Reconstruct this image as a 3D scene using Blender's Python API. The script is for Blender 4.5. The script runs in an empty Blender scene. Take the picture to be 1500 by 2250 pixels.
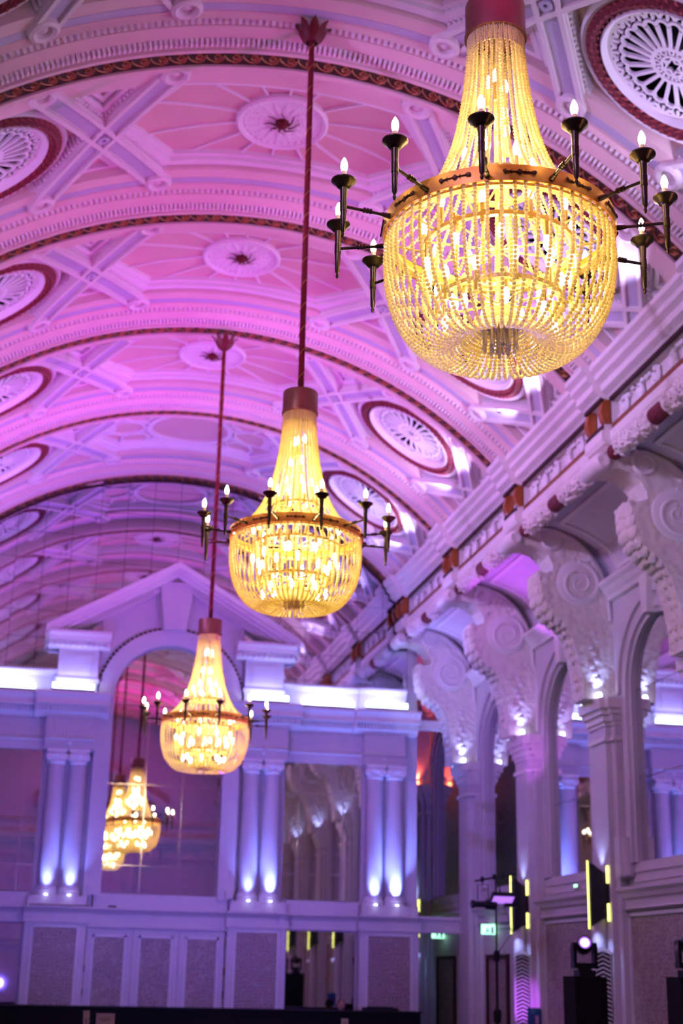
import bpy, math, random
import numpy as np
from mathutils import Matrix, Vector
random.seed(7)
PI = math.pi
K = 1.3            # metres per layout unit
H = 1.25           # eye height in layout units (layout z = 0 is eye level, the floor is at -H)
S = 3.484          # bay length
CAMX = -2.1565
VA, VB, VZ = 6.372, 7.0135, 2.4232    # vault ellipse: half axes and centre height
COL = bpy.context.scene.collection
SC = bpy.context.scene


def wpos(p):
    return (K * p[0], K * p[1], K * (p[2] + H))


def lin(r, g, b):
    f = lambda c: (c / 255 / 12.92) if c <= 10 else ((c / 255 + .055) / 1.055) ** 2.4
    return (f(r), f(g), f(b))


# ------------------------------------------------------------------ camera
cd = bpy.data.cameras.new('camera')
cam = bpy.data.objects.new('camera', cd)
COL.objects.link(cam)
p_, y_, r_ = .316, .2002, .0217
F_ = Vector((math.sin(y_) * math.cos(p_), math.cos(y_) * math.cos(p_), math.sin(p_)))
R_ = Vector((math.cos(y_), -math.sin(y_), 0))
U_ = R_.cross(F_)
R2 = R_ * math.cos(r_) + U_ * math.sin(r_)
U2 = U_ * math.cos(r_) - R_ * math.sin(r_)
m = Matrix((R2, U2, -F_)).transposed().to_4x4()
m.translation = Vector(wpos((CAMX, 0, 0)))
cam.matrix_world = m
cd.sensor_fit = 'VERTICAL'
cd.sensor_height = 36
cd.sensor_width = 24
cd.lens = 50
cd.clip_end = 200
cd.dof.use_dof = True
cd.dof.focus_distance = 8.0 * K
cd.dof.aperture_fstop = 1.6
SC.camera = cam

# ------------------------------------------------------------------ world, exposure
w = bpy.data.worlds.new('world')
SC.world = w
w.use_nodes = True
w.node_tree.nodes['Background'].inputs[0].default_value = (.30, .16, .45, 1)
w.node_tree.nodes['Background'].inputs[1].default_value = .02
SC.view_settings.view_transform = 'Standard'
SC.view_settings.look = 'None'
SC.view_settings.gamma = 1
SC.view_settings.use_curve_mapping = False
SC.view_settings.exposure = 0.78
SC.cycles.use_denoising = True
SC.cycles.max_bounces = 6
SC.cycles.diffuse_bounces = 2
SC.cycles.glossy_bounces = 4
SC.cycles.use_adaptive_sampling = True
SC.cycles.adaptive_threshold = .12
SC.cycles.adaptive_min_samples = 12
SC.cycles.sample_clamp_indirect = 6
SC.cycles.caustics_reflective = False
SC.cycles.caustics_refractive = False


def spot(name, loc, tgt, color, power, angle=70, blend=.6, radius=.05):
    l = bpy.data.lights.new(name, 'SPOT')
    l.energy = power
    l.color = color
    l.spot_size = math.radians(angle)
    l.spot_blend = blend
    l.shadow_soft_size = radius * K
    o = bpy.data.objects.new(name, l)
    COL.objects.link(o)
    o.location = wpos(loc)
    d = Vector(wpos(tgt)) - Vector(wpos(loc))
    o.rotation_euler = d.to_track_quat('-Z', 'Y').to_euler()
    return o


def area(name, loc, tgt, color, power, sx, sy):
    l = bpy.data.lights.new(name, 'AREA')
    l.shape = 'RECTANGLE'
    l.size = sx * K
    l.size_y = sy * K
    l.energy = power
    l.color = color
    o = bpy.data.objects.new(name, l)
    COL.objects.link(o)
    o.location = wpos(loc)
    d = Vector(wpos(tgt)) - Vector(wpos(loc))
    o.rotation_euler = d.to_track_quat('-Z', 'Y').to_euler()
    return o


PINK = (1.0, .10, .62)
MAGENTA = (1.0, .08, .80)
VIOLET = (.50, .20, 1.0)
BLUE = (.30, .28, 1.0)
ICE = (.55, .55, 1.0)
BAND = lambda k: 27 - (5 - k) * S       # y of the dark band of rib k
# cornice LED washes in the coffers, pink moving-head washes on the vault, violet washes on the end wall
for k in range(-2, 5):
    yc = BAND(k) + 1.55
    for dy in (-.55, .55):
        spot('cornice_wash', (4.14, yc + dy, 7.66), (2.0, yc + dy, 9.2), (.62, .54, 1.0), 70, 150, .8, .03)
        spot('cornice_wash', (-4.14, yc + dy, 7.66), (-2.0, yc + dy, 9.2), (.52, .28, 1.0), 42 if k > 0 else 7, 150, .8, .03)
PW = (.92, .02, .88)
PV = (.62, .07, 1.0)
for (x, y, tx, ty, tz, c, pw, an) in [(4.2, 10.5, -.4, 16.6, 9.5, PW, 1150, 56), (-4.2, 10.5, 1.2, 16.6, 9.5, PW, 700, 56),
                                  (4.2, 14.0, -1.2, 19.6, 9.5, PW, 560, 60), (-4.2, 14.5, 1.5, 19.8, 9.2, PW, 420, 60),
                                  (4.2, 18.0, -1.4, 23.0, 9.2, PV, 2000, 66), (-4.2, 18.5, 1.0, 23.5, 9.2, PV, 1000, 62),
                                  (4.2, 20.0, -3.3, 24.8, 8.6, PV, 1500, 42), (4.2, 4.0, -1.0, 10.5, 9.5, (.95, .45, .5), 110, 66), (-4.2, 1.0, .8, 4.0, 9.5, (1.0, .015, .66), 4200, 58),
                                  (4.2, 1.0, -.3, 4.0, 9.5, (1.0, .015, .66), 2800, 58), (0, 9.5, 0, -1.6, 4.0, (.14, .10, 1.0), 1500, 75)]:  # last entry is an added violet spot brightening the opposite end wall
    spot('hall_wash', (x, y, .45), (tx, ty, tz), c, pw, an, .9, .035)
# added fixtureless lavender fill spots at cornice height, across the hall onto the opposite half of the vault and the arcades
for y, pw in ((7.6, 330), (11.2, 420), (14.6, 460), (18.1, 460), (21.6, 460)):
    spot('vault_fill', (-4.12, y, 7.68), (3.9, y + 2.6, 8.2), (.54, .34, 1.0), pw * 2.5, 46, .9, .03)
for y, pw in ((11.2, 120), (14.6, 240), (18.1, 380), (21.6, 800)):
    spot('vault_fill', (4.12, y, 7.68), (-3.9, y + 2.4, 8.2), (.58, .14, 1.0), pw, 56, .9, .03)
spot('end_wash', (-2.8, 17.5, -.3), (-.5, 27, 5.0), (.16, .10, 1.0), 1250, 75, .8, .035)
spot('end_wash', (3.2, 17.5, -.3), (1.8, 27, 4.0), (.22, .13, 1.0), 1000, 75, .8, .035)
spot('aisle_fill', (-4.1, 12.5, 7.3), (5.9, 19.5, 3.6), (.50, .34, .95), 1050, 70, .9, .05)  # added fill spots without fixtures, standing in for ambient light on the arcade
spot('aisle_fill', (-4.1, 18.0, 7.3), (5.9, 25.0, 3.6), (.36, .20, 1.0), 640, 70, .9, .05)
spot('aisle_fill', (-4.1, 8.0, 7.3), (5.4, 17.0, 5.4), (.58, .46, .85), 520, 40, .9, .05)
spot('arcade_fill', (3.3, 26.4, 6.0), (5.8, 17.0, 4.0), (.25, .25, 1.0), 420, 60, .9, .03)  # added blue fill spots facing the arcades, separate from the light bars
spot('arcade_fill', (-3.3, 26.4, 6.0), (-5.8, 17.0, 4.0), (.25, .25, 1.0), 300, 60, .9, .03)
spot('door_wash', (-1.5, 20.5, 1.6), (.5, 27, -.3), (.42, .40, .9), 170, 75, .9, .05)
spot('rear_arcade_wash', (-3.5, 3.0, 5.5), (5.9, 9.0, 3.0), (.40, .25, 1.0), 700, 80, .9, .05)


# ------------------------------------------------------------------ mesh building
class MB:
    def __init__(self):
        self.v = []
        self.f = []

    def add(self, vs, fs):
        o = len(self.v)
        self.v += [tuple(p) for p in vs]
        self.f += [tuple(i + o for i in f) for f in fs]
        return self

    def box(self, x0, x1, y0, y1, z0, z1):
        return self.add([(x0, y0, z0), (x1, y0, z0), (x1, y1, z0), (x0, y1, z0), (x0, y0, z1), (x1, y0, z1), (x1, y1, z1), (x0, y1, z1)],
                        [(0, 3, 2, 1), (4, 5, 6, 7), (0, 1, 5, 4), (1, 2, 6, 5), (2, 3, 7, 6), (3, 0, 4, 7)])

    def prism(self, poly, axis, d0, d1):
        n = len(poly)
        if axis == 'x':
            g = lambda p, d: (d, p[0], p[1])
        elif axis == 'y':
            g = lambda p, d: (p[0], d, p[1])
        else:
            g = lambda p, d: (p[0], p[1], d)
        vs = [g(p, d0) for p in poly] + [g(p, d1) for p in poly]
        fs = [tuple(range(n)), tuple(range(2 * n - 1, n - 1, -1))]
        fs += [(i, i + n, (i + 1) % n + n, (i + 1) % n) for i in range(n)]
        return self.add(vs, fs)

    def lathe(self, prof, n=24, c=(0, 0, 0), arc=(0, 2 * PI), cap=True, axis='z'):
        full = abs(arc[1] - arc[0] - 2 * PI) < 1e-6
        m_ = n if full else n + 1
        vs = []
        for i in range(m_):
            a = arc[0] + (arc[1] - arc[0]) * i / n
            for r, z in prof:
                q = (r * math.cos(a), r * math.sin(a), z)
                if axis == 'y':
                    q = (q[0], q[2], q[1])
                elif axis == 'x':
                    q = (q[2], q[0], q[1])
                vs.append((c[0] + q[0], c[1] + q[1], c[2] + q[2]))
        k = len(prof)
        fs = []
        for i in range(n):
            j = (i + 1) % m_
            for t in range(k - 1):
                fs.append((i * k + t, j * k + t, j * k + t + 1, i * k + t + 1))
        if cap and full:
            if prof[0][0] > 1e-6:
                fs.append(tuple(i * k for i in range(n))[::-1])
            if prof[-1][0] > 1e-6:
                fs.append(tuple(i * k + k - 1 for i in range(n)))
        return self.add(vs, fs)

    def tube(self, pts, r, n=6, closed=False):
        pts = [Vector(p) for p in pts]
        N = len(pts)
        vs = []
        prev = None
        for i, p in enumerate(pts):
            a = pts[(i - 1) % N] if (closed or i > 0) else p
            b = pts[(i + 1) % N] if (closed or i < N - 1) else p
            t = (b - a).normalized()
            ref = prev if prev is not None else (Vector((0, 0, 1)) if abs(t.z) < .9 else Vector((1, 0, 0)))
            u = (ref - t * ref.dot(t)).normalized()
            prev = u
            w_ = t.cross(u)
            rr = r[i] if isinstance(r, (list, tuple)) else r
            for k in range(n):
                q = 2 * PI * k / n
                vs.append(p + u * (rr * math.cos(q)) + w_ * (rr * math.sin(q)))
        fs = []
        for i in range(N if closed else N - 1):
            j = (i + 1) % N
            for k in range(n):
                l = (k + 1) % n
                fs.append((i * n + k, i * n + l, j * n + l, j * n + k))
        if not closed:
            fs.append(tuple(range(n))[::-1])
            fs.append(tuple((N - 1) * n + k for k in range(n)))
        return self.add(vs, fs)

    def ball(self, c, r, seg=6, rings=4, sc=(1, 1, 1)):
        vs = [(c[0], c[1], c[2] + r * sc[2])]
        for i in range(1, rings):
            a = PI * i / rings
            for k in range(seg):
                b = 2 * PI * k / seg
                vs.append((c[0] + r * sc[0] * math.sin(a) * math.cos(b), c[1] + r * sc[1] * math.sin(a) * math.sin(b), c[2] + r * sc[2] * math.cos(a)))
        vs.append((c[0], c[1], c[2] - r * sc[2]))
        fs = [(0, 1 + k, 1 + (k + 1) % seg) for k in range(seg)]
        for i in range(rings - 2):
            for k in range(seg):
                a = 1 + i * seg
                fs.append((a + k, a + seg + k, a + seg + (k + 1) % seg, a + (k + 1) % seg))
        b = 1 + (rings - 2) * seg
        fs += [(len(vs) - 1, b + (k + 1) % seg, b + k) for k in range(seg)]
        return self.add(vs, fs)

    def grid(self, rows, closed=False):
        n = len(rows[0])
        vs = [p for r in rows for p in r]
        fs = []
        for i in range(len(rows) - 1):
            for k in range(n if closed else n - 1):
                l = (k + 1) % n
                fs.append((i * n + k, i * n + l, (i + 1) * n + l, (i + 1) * n + k))
        return self.add(vs, fs)

    def map(self, fn):
        self.v = [tuple(fn(p)) for p in self.v]
        return self

    def move(self, d):
        return self.map(lambda p: (p[0] + d[0], p[1] + d[1], p[2] + d[2]))

    def rotz(self, a):
        c, s = math.cos(a), math.sin(a)
        return self.map(lambda p: (p[0] * c - p[1] * s, p[0] * s + p[1] * c, p[2]))

    def mesh(self, name, mat, smooth=False):
        me = bpy.data.meshes.new(name)
        me.from_pydata([(K * a, K * b, K * c) for a, b, c in self.v], [], self.f)
        me.materials.append(M[mat])
        if smooth:
            me.polygons.foreach_set('use_smooth', [True] * len(me.polygons))
            me.set_sharp_from_angle(angle=math.radians(38))
        me.update()
        return me


ABS = {}


def link(name, data, parent, loc, rot=(0, 0, 0), absolute=True):
    """absolute: loc is in the layout frame (parents are never rotated); else loc is local to the parent"""
    o = bpy.data.objects.new(name, data)
    COL.objects.link(o)
    if parent is None:
        o.location = wpos(loc)
        ABS[o.name] = Vector(loc)
    else:
        o.parent = parent
        if absolute:
            b = ABS[parent.name]
            o.location = (K * (loc[0] - b.x), K * (loc[1] - b.y), K * (loc[2] - b.z))
            ABS[o.name] = Vector(loc)
        else:
            o.location = (K * loc[0], K * loc[1], K * loc[2])
            ABS[o.name] = ABS[parent.name] + Vector(loc)
    o.rotation_euler = rot
    return o


def obj(name, mb, mat, parent=None, loc=(0, 0, 0), rot=(0, 0, 0), smooth=False, absolute=True):
    me = mb if isinstance(mb, bpy.types.Mesh) else mb.mesh(name, mat, smooth)
    return link(name, me, parent, loc, rot, absolute)


def part(name, mb, mat, parent, loc=(0, 0, 0), rot=(0, 0, 0), smooth=False):
    """a child whose mesh is local to the parent"""
    return obj(name, mb, mat, parent, loc, rot, smooth, absolute=False)


def tag(o, label=None, cat=None, group=None, kind=None):
    if label: o['label'] = label
    if cat: o['category'] = cat
    if group: o['group'] = group
    if kind: o['kind'] = kind
    return o


def thing(name, label, cat, loc, group=None, kind=None, parent=None):
    o = link(name, None, parent, loc)
    o.empty_display_size = .1
    if parent is None:
        tag(o, label, cat, group, kind)
    return o


def struct(name, loc=(0, 0, -H)):
    return tag(link(name, None, None, loc), kind='structure')


# ------------------------------------------------------------------ materials
M = {}


def mat(name, color, rough=.6, metal=0., bump=0., bscale=20., var=0., vscale=3., spec=.3, emit=None, estr=0., trans=0., bumpkind='noise'):
    m_ = bpy.data.materials.new(name)
    m_.use_nodes = True
    nt = m_.node_tree
    b = nt.nodes['Principled BSDF']
    b.inputs['Base Color'].default_value = (*color, 1)
    b.inputs['Roughness'].default_value = rough
    b.inputs['Metallic'].default_value = metal
    b.inputs['Specular IOR Level'].default_value = spec
    if trans:
        b.inputs['Transmission Weight'].default_value = trans
    if emit:
        b.inputs['Emission Color'].default_value = (*emit, 1)
        b.inputs['Emission Strength'].default_value = estr
    tc = None
    if bump or var:
        tc = nt.nodes.new('ShaderNodeTexCoord')
    if var:
        n = nt.nodes.new('ShaderNodeTexNoise')
        n.inputs['Scale'].default_value = vscale
        n.inputs['Detail'].default_value = 1
        mx = nt.nodes.new('ShaderNodeMix')
        mx.data_type = 'RGBA'
        mx.inputs[6].default_value = (*[c * (1 - var) for c in color], 1)
        mx.inputs[7].default_value = (*[min(1, c * (1 + var)) for c in color], 1)
        nt.links.new(tc.outputs['Object'], n.inputs['Vector'])
        nt.links.new(n.outputs['Fac'], mx.inputs[0])
        nt.links.new(mx.outputs[2], b.inputs['Base Color'])
    if bump:
        if bumpkind == 'noise':
            n = nt.nodes.new('ShaderNodeTexNoise')
            out = 'Fac'
            n.inputs['Detail'].default_value = 3
        else:
            n = nt.nodes.new('ShaderNodeTexVoronoi')
            n.feature = 'SMOOTH_F1'
            out = 'Distance'
        n.inputs['Scale'].default_value = bscale
        bp = nt.nodes.new('ShaderNodeBump')
        bp.inputs['Strength'].default_value = bump
        bp.inputs['Distance'].default_value = .03
        nt.links.new(tc.outputs['Object'], n.inputs['Vector'])
        nt.links.new(n.outputs[out], bp.inputs['Height'])
        nt.links.new(bp.outputs['Normal'], b.inputs['Normal'])
    M[name] = m_
    return m_


def emat(name, color, strength):
    m_ = bpy.data.materials.new(name)
    m_.use_nodes = True
    nt = m_.node_tree
    nt.nodes.remove(nt.nodes['Principled BSDF'])
    e = nt.nodes.new('ShaderNodeEmission')
    e.inputs[0].default_value = (*color, 1)
    e.inputs[1].default_value = strength
    nt.links.new(e.outputs[0], nt.nodes['Material Output'].inputs[0])
    M[name] = m_


mat('plaster', (.80, .71, .68), .55, var=.06)
mat('plaster_white', (.86, .80, .79), .5, var=.04)
mat('plaster_field', (.74, .50, .45), .65, var=.07, vscale=1.5)
mat('plaster_inlay', (.56, .50, .62), .6, var=.05)
mat('plaster_rib', (.80, .58, .54), .6, var=.05)
mat('plaster_ornate', (.80, .70, .62), .6, bump=1.0, bscale=9, var=.1, vscale=6, bumpkind='voronoi')
mat('plaster_flower', (.84, .74, .70), .7, bump=1.0, bscale=16, bumpkind='voronoi')
mat('wall_paint', (.66, .58, .60), .6, var=.05)
mat('band_dark', (.050, .014, .012), .45)
mat('band_gold', (.36, .13, .045), .35, metal=.25)
mat('garland_red', (.34, .045, .05), .4, metal=.15, var=.25, vscale=10)
mat('ribbon_red', (.17, .02, .03), .6, bump=1, bscale=20, bumpkind='voronoi')
mat('black_void', (.004, .003, .006), .9)
mat('bronze_tassel', (.42, .12, .03), .4, metal=.4)
mat('mirror', (.80, .78, .82), .02, metal=1)
mat('mirror_high', (.62, .58, .72), .035, metal=1)
mat('mirror_edge', (.85, .80, .9), .12, metal=1)
mat('red_velvet', (.14, .004, .008), .75)
mat('gold_thread', (.5, .22, .06), .4, metal=.6)
mat('drum_copper', (.27, .105, .07), .42, metal=.6, var=.2)
mat('flower_red', (.13, .01, .012), .5)
mat('ring_gold', (.80, .37, .05), .45, metal=.5, var=.12, vscale=8)
mat('ornament_dark', (.12, .055, .02), .5, metal=.4)
mat('dark_bronze', (.085, .062, .028), .3, metal=.75)
mat('frame_brass', (.62, .47, .16), .4, metal=.3)
mat('candle_wax', (.85, .62, .36), .5, emit=(1, .6, .25), estr=.12)
mat('black_matte', (.006, .006, .007), .7)
mat('black_gloss', (.010, .010, .012), .3)
mat('black_cloth', (.004, .004, .005), .95)
mat('speaker_white', (.70, .62, .60), .5)
mat('white_paint', (.75, .70, .72), .5)
mat('floor_carpet', (.05, .025, .04), .95, var=.4, vscale=2)
mat('blue_plastic', (.03, .16, .40), .25, trans=.3)
mat('blue_label', (.03, .07, .22), .5)
mat('pink_print', (.55, .30, .55), .5)
mat('card_white', (.72, .62, .70), .6)
mat('ink', (.02, .02, .03), .6)
mat('skin', (.42, .22, .15), .5)
mat('hair', (.012, .009, .008), .6)
mat('shirt', (.02, .02, .025), .8)
mat('chrome', (.6, .6, .62), .15, metal=1)
emat('bulb_warm', (1.0, .78, .42), 26)
emat('bulb_tip', (1.0, .86, .58), 26)
emat('led_bar', (.55, .68, 1.0), 4.5)
emat('led_yellow', (.78, .80, .18), 2.2)
emat('led_ice', (.55, .62, 1.0), 6)
emat('led_orange', (1.0, .16, .06), 7)
emat('led_pink', (1.0, .35, .8), 12)
emat('exit_green', (.35, 1.0, .62), 1.6)
emat('panel_violet', (.40, .16, .85), .9)


def beads_material():
    m_ = bpy.data.materials.new('glass_bead')
    m_.use_nodes = True
    nt = m_.node_tree
    b = nt.nodes['Principled BSDF']
    b.inputs['Base Color'].default_value = (.97, .87, .46, 1)
    b.inputs['Roughness'].default_value = .12
    b.inputs['Specular IOR Level'].default_value = .9
    tr = nt.nodes.new('ShaderNodeBsdfTranslucent')
    tr.inputs[0].default_value = (1.0, .90, .44, 1)
    mx = nt.nodes.new('ShaderNodeMixShader')
    mx.inputs[0].default_value = .55
    nt.links.new(b.outputs[0], mx.inputs[1])
    nt.links.new(tr.outputs[0], mx.inputs[2])
    nt.links.new(mx.outputs[0], nt.nodes['Material Output'].inputs[0])
    M['glass_bead'] = m_


beads_material()


def wallpaper_material():
    m_ = bpy.data.materials.new('damask_paper')
    m_.use_nodes = True
    nt = m_.node_tree
    b = nt.nodes['Principled BSDF']
    b.inputs['Roughness'].default_value = .5
    tc = nt.nodes.new('ShaderNodeTexCoord')
    n = nt.nodes.new('ShaderNodeTexNoise')
    n.inputs['Scale'].default_value = 5
    n.inputs['Detail'].default_value = 2
    mxv = nt.nodes.new('ShaderNodeMix')
    mxv.data_type = 'VECTOR'
    mxv.inputs[0].default_value = .12
    v = nt.nodes.new('ShaderNodeTexVoronoi')
    v.feature = 'DISTANCE_TO_EDGE'
    v.inputs['Scale'].default_value = 15
    v.inputs['Randomness'].default_value = .55
    r = nt.nodes.new('ShaderNodeValToRGB')
    r.color_ramp.elements[0].position = .05
    r.color_ramp.elements[0].color = (.40, .31, .29, 1)
    r.color_ramp.elements[1].position = .22
    r.color_ramp.elements[1].color = (.25, .16, .15, 1)
    nt.links.new(tc.outputs['Object'], n.inputs['Vector'])
    nt.links.new(tc.outputs['Object'], mxv.inputs[4])
    nt.links.new(n.outputs['Color'], mxv.inputs[5])
    nt.links.new(mxv.outputs[1], v.inputs['Vector'])
    nt.links.new(v.outputs['Distance'], r.inputs['Fac'])
    nt.links.new(r.outputs['Color'], b.inputs['Base Color'])
    M['damask_paper'] = m_


wallpaper_material()

# ------------------------------------------------------------------ vault helpers (u = arc length across the vault, y = along the hall)
_ph = np.linspace(0, math.radians(60), 1201)
_ds = np.sqrt((VA * np.cos(_ph)) ** 2 + (VB * np.sin(_ph)) ** 2)
_u = np.concatenate([[0], np.cumsum((_ds[1:] + _ds[:-1]) / 2 * np.diff(_ph))])


def phi(u):
    return math.copysign(float(np.interp(abs(u), _u, _ph)), u)


def V(u, y, off=0.):
    p = phi(u)
    return ((VA + off) * math.sin(p), y, VZ + (VB + off) * math.cos(p))


def Vrot(u):
    p = phi(u)
    return math.atan2(VB * math.sin(p), VA * math.cos(p))


USP = 4.88      # u at the springing


def subdiv(path, step, closed=False):
    out = []
    n = len(path)
    for i in range(n if closed else n - 1):
        a, b = path[i], path[(i + 1) % n]
        L = math.hypot(b[0] - a[0], b[1] - a[1])
        k = max(1, int(math.ceil(L / step)))
        for t in range(k):
            out.append((a[0] + (b[0] - a[0]) * t / k, a[1] + (b[1] - a[1]) * t / k))
    if not closed:
        out.append(path[-1])
    return out


VF = [V]


def strip(mb, path, w_, lo, hi, closed=False, step=.25):
    """a raised moulding on the vault: path in (u, y), half width w_, visible face at offset lo, foot at hi"""
    P = subdiv(path, step, closed)
    n = len(P)
    rows = []
    for i in range(n):
        a = P[(i - 1) % n] if (closed or i > 0) else None
        b = P[(i + 1) % n] if (closed or i < n - 1) else None
        p = P[i]
        def nrm(q0, q1):
            d = (q1[0] - q0[0], q1[1] - q0[1])
            L = math.hypot(*d) or 1
            return (-d[1] / L, d[0] / L)
        n1 = nrm(a, p) if a else None
        n2 = nrm(p, b) if b else None
        if n1 and n2:
            mx_, my_ = n1[0] + n2[0], n1[1] + n2[1]
            L = math.hypot(mx_, my_) or 1
            mx_, my_ = mx_ / L, my_ / L
            sc = 1 / max(.35, mx_ * n1[0] + my_ * n1[1])
            nx, ny = mx_ * sc, my_ * sc
        else:
            nx, ny = n1 or n2
        l = (p[0] + nx * w_, p[1] + ny * w_)
        r = (p[0] - nx * w_, p[1] - ny * w_)
        rows.append([VF[0](l[0], l[1], hi), VF[0](l[0], l[1], lo), VF[0](r[0], r[1], lo), VF[0](r[0], r[1], hi)])
    if closed:
        rows.append(rows[0])
    mb.grid(rows)
    return mb


def circle(cu, cy, r, n=40):
    return [(cu + r * math.cos(2 * PI * i / n), cy + r * math.sin(2 * PI * i / n)) for i in range(n)]


def ring_torus(mb, cu, cy, prof, n=56):
    """prof: list of (radius, off), swept round (cu, cy) on the vault"""
    rows = []
    for i in range(n + 1):
        a = 2 * PI * i / n
        rows.append([VF[0](cu + r * math.cos(a), cy + r * math.sin(a), o) for r, o in prof])
    return mb.grid(rows)


OSU, OSY = .86, .80               # oculi are slightly oval
XU, XH, OCU = 2.08, .73, 3.44     # first X crossing, its half width, oculus centre
YM, YA, YB = 1.68, .52, 2.84      # bay middle, ring rows
FO = .40                          # offset of the coffer field

# ------------------------------------------------------------------ floor, back wall
root_floor = tag(obj('floor', MB().box(-7, 7, -2.2, 32, -H - .1, -H), 'floor_carpet'), kind='structure')
wb = tag(obj('wall_back', MB().box(-6.6, 6.6, -2.0, -1.64, -H, 10.4), 'wall_paint'), kind='structure')

# ------------------------------------------------------------------ ceiling: coffer fields, X ribs, borders; ribs are trims
ceil = struct('ceiling', (0, 0, 7.5))
# field sheet with openings for the oculi
N_U, N_Y = 124, 36
us = np.linspace(-4.98, 4.98, N_U + 1)
ysf = np.linspace(.2, 2.98, N_Y + 1)
fb = MB()
vid = {}


def fv(i, j):
    if (i, j) not in vid:
        vid[(i, j)] = len(fb.v)
        fb.v.append(V(us[i], ysf[j], FO))
    return vid[(i, j)]


for i in range(N_U):
    for j in range(N_Y):
        cu, cy = (us[i] + us[i + 1]) / 2, (ysf[j] + ysf[j + 1]) / 2
        if math.hypot((abs(cu) - OCU) / OSU, (cy - YM) / OSY) < .90:
            continue
        fb.f.append((fv(i, j), fv(i + 1, j), fv(i + 1, j + 1), fv(i, j + 1)))
me_field = fb.mesh('field_panel', 'plaster_field', True)

hexa = [(-XU + .2, YM), (-XU + XH + .1, YB - .30), (XU - XH - .1, YB - .30), (XU - .2, YM), (XU - XH - .1, YA + .30), (-XU + XH + .1, YA + .30)]
mb = MB()
strip(mb, hexa, .055, .27, FO, True)
strip(mb, [(p[0] * .955, YM + (p[1] - YM) * .91) for p in hexa], .03, .33, FO, True)
me_hexm = mb.mesh('centre_moulding', 'plaster_white')
# egg and dart teeth on the centre moulding
mb = MB()
for (u_, y_0) in subdiv([(p[0] * .978, YM + (p[1] - YM) * .955) for p in hexa], .075, True):
    mb.v += []
    c = [(u_ - .02, y_0 - .02), (u_ + .02, y_0 - .02), (u_ + .02, y_0 + .02), (u_ - .02, y_0 + .02)]
    mb.add([V(a, b, .30) for a, b in c] + [V(a, b, FO) for a, b in c], [(0, 1, 2, 3), (0, 4, 5, 1), (1, 5, 6, 2), (2, 6, 7, 3), (3, 7, 4, 0)])
me_hext = mb.mesh('egg_moulding', 'plaster_white')

mbx, mbi, mbr = MB(), MB(), MB()
tri, trt = MB(), MB()
for s in (-1, 1):
    for cx in (XU, 2 * OCU - XU):
        for d in (-1, 1):
            a = (s * (cx - XH), YM + d * (YB - YM))
            b = (s * (cx + XH), YM - d * (YB - YM))
            if cx > 4:
                t = (USP + .1 - (cx - XH)) / (2 * XH)
                b = (s * (USP + .1), a[1] + (b[1] - a[1]) * t)
            strip(mbx, [a, b], .165, .21, FO)
            for sd in (-1, 1):
                dx, dy = b[0] - a[0], b[1] - a[1]
                L = math.hypot(dx, dy)
                n_ = (-dy / L * .122 * sd, dx / L * .122 * sd)
                strip(mbx, [(a[0] + n_[0], a[1] + n_[1]), (b[0] + n_[0], b[1] + n_[1])], .028, .165, .22)
            strip(mbi, [a, b], .078, .203, .25)
            # egg-and-dart teeth down both flanks of the arm
            for (q0, q1) in subdiv([a, b], .07):
                for sd in (-1, 1):
                    c0 = (q0 - dy / L * .185 * sd, q1 + dx / L * .185 * sd)
                    c = [(c0[0] - .018, c0[1] - .018), (c0[0] + .018, c0[1] - .018), (c0[0] + .018, c0[1] + .018), (c0[0] - .018, c0[1] + .018)]
                    trt.add([V(p, q, .25) for p, q in c] + [V(p, q, FO) for p, q in c], [(0, 1, 2, 3), (0, 4, 5, 1), (1, 5, 6, 2), (2, 6, 7, 3), (3, 7, 4, 0)])
        strip(mbi, circle(s * min(cx, 4.75), YM, .05, 8), .02, .16, .21, True) if cx < 4 else None
        # triangular panels above and below the crossing
        for d in (-1, 1):
            if cx > 4:
                t3 = [(s * (cx - XH + .36), YM + d * (YB - YM - .17)), (s * (USP + .05), YM + d * (YB - YM - .17)), (s * (USP + .05), YM + d * .55), (s * cx * .985, YM + d * .42)]
            else:
                t3 = [(s * (cx - XH + .36), YM + d * (YB - YM - .17)), (s * (cx + XH - .36), YM + d * (YB - YM - .17)), (s * cx, YM + d * .42)]
            strip(tri, t3, .035, .29, FO, True)
            cu = sum(p[0] for p in t3) / len(t3)
            cy = sum(p[1] for p in t3) / len(t3)
            inn = [(cu + (p[0] - cu) * .55, cy + (p[1] - cy) * .55) for p in t3]
            strip(tri, inn, .03, .33, FO, True)
        for d in (-1, 1):
            for e in (-1, 1):
                uu = cx + e * XH
                if uu < USP:
                    ring_torus(mbr, s * uu, YM + d * (YB - YM), [(.17, .24), (.165, .15), (.125, .13), (.09, .15), (.085, .20), (.06, .19), (.03, .17), (0, .17)], 20)
me_x = mbx.mesh('cross_rib', 'plaster')
me_xi = mbi.mesh('inlay_strip', 'plaster_inlay')
me_xr = mbr.mesh('ring_boss', 'plaster', True)
me_tri = tri.mesh('triangle_moulding', 'plaster_white')
me_trt = trt.mesh('leaf_moulding', 'plaster_white')
# borders along the bay edges
mb, mi = MB(), MB()
for (y0, y1) in ((.22, .75), (2.61, 3.0)):
    strip(mb, [(-USP - .1, (y0 + y1) / 2), (USP + .1, (y0 + y1) / 2)], (y1 - y0) / 2, .21, FO, step=.15)
for yy, w_ in ((.40, .06), (2.86, .06)):
    strip(mi, [(-USP - .1, yy), (USP + .1, yy)], w_, .205, .25, step=.15)
me_bord = mb.mesh('border_band', 'plaster_rib')
me_bordi = mi.mesh('border_inlay', 'plaster_inlay')
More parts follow.
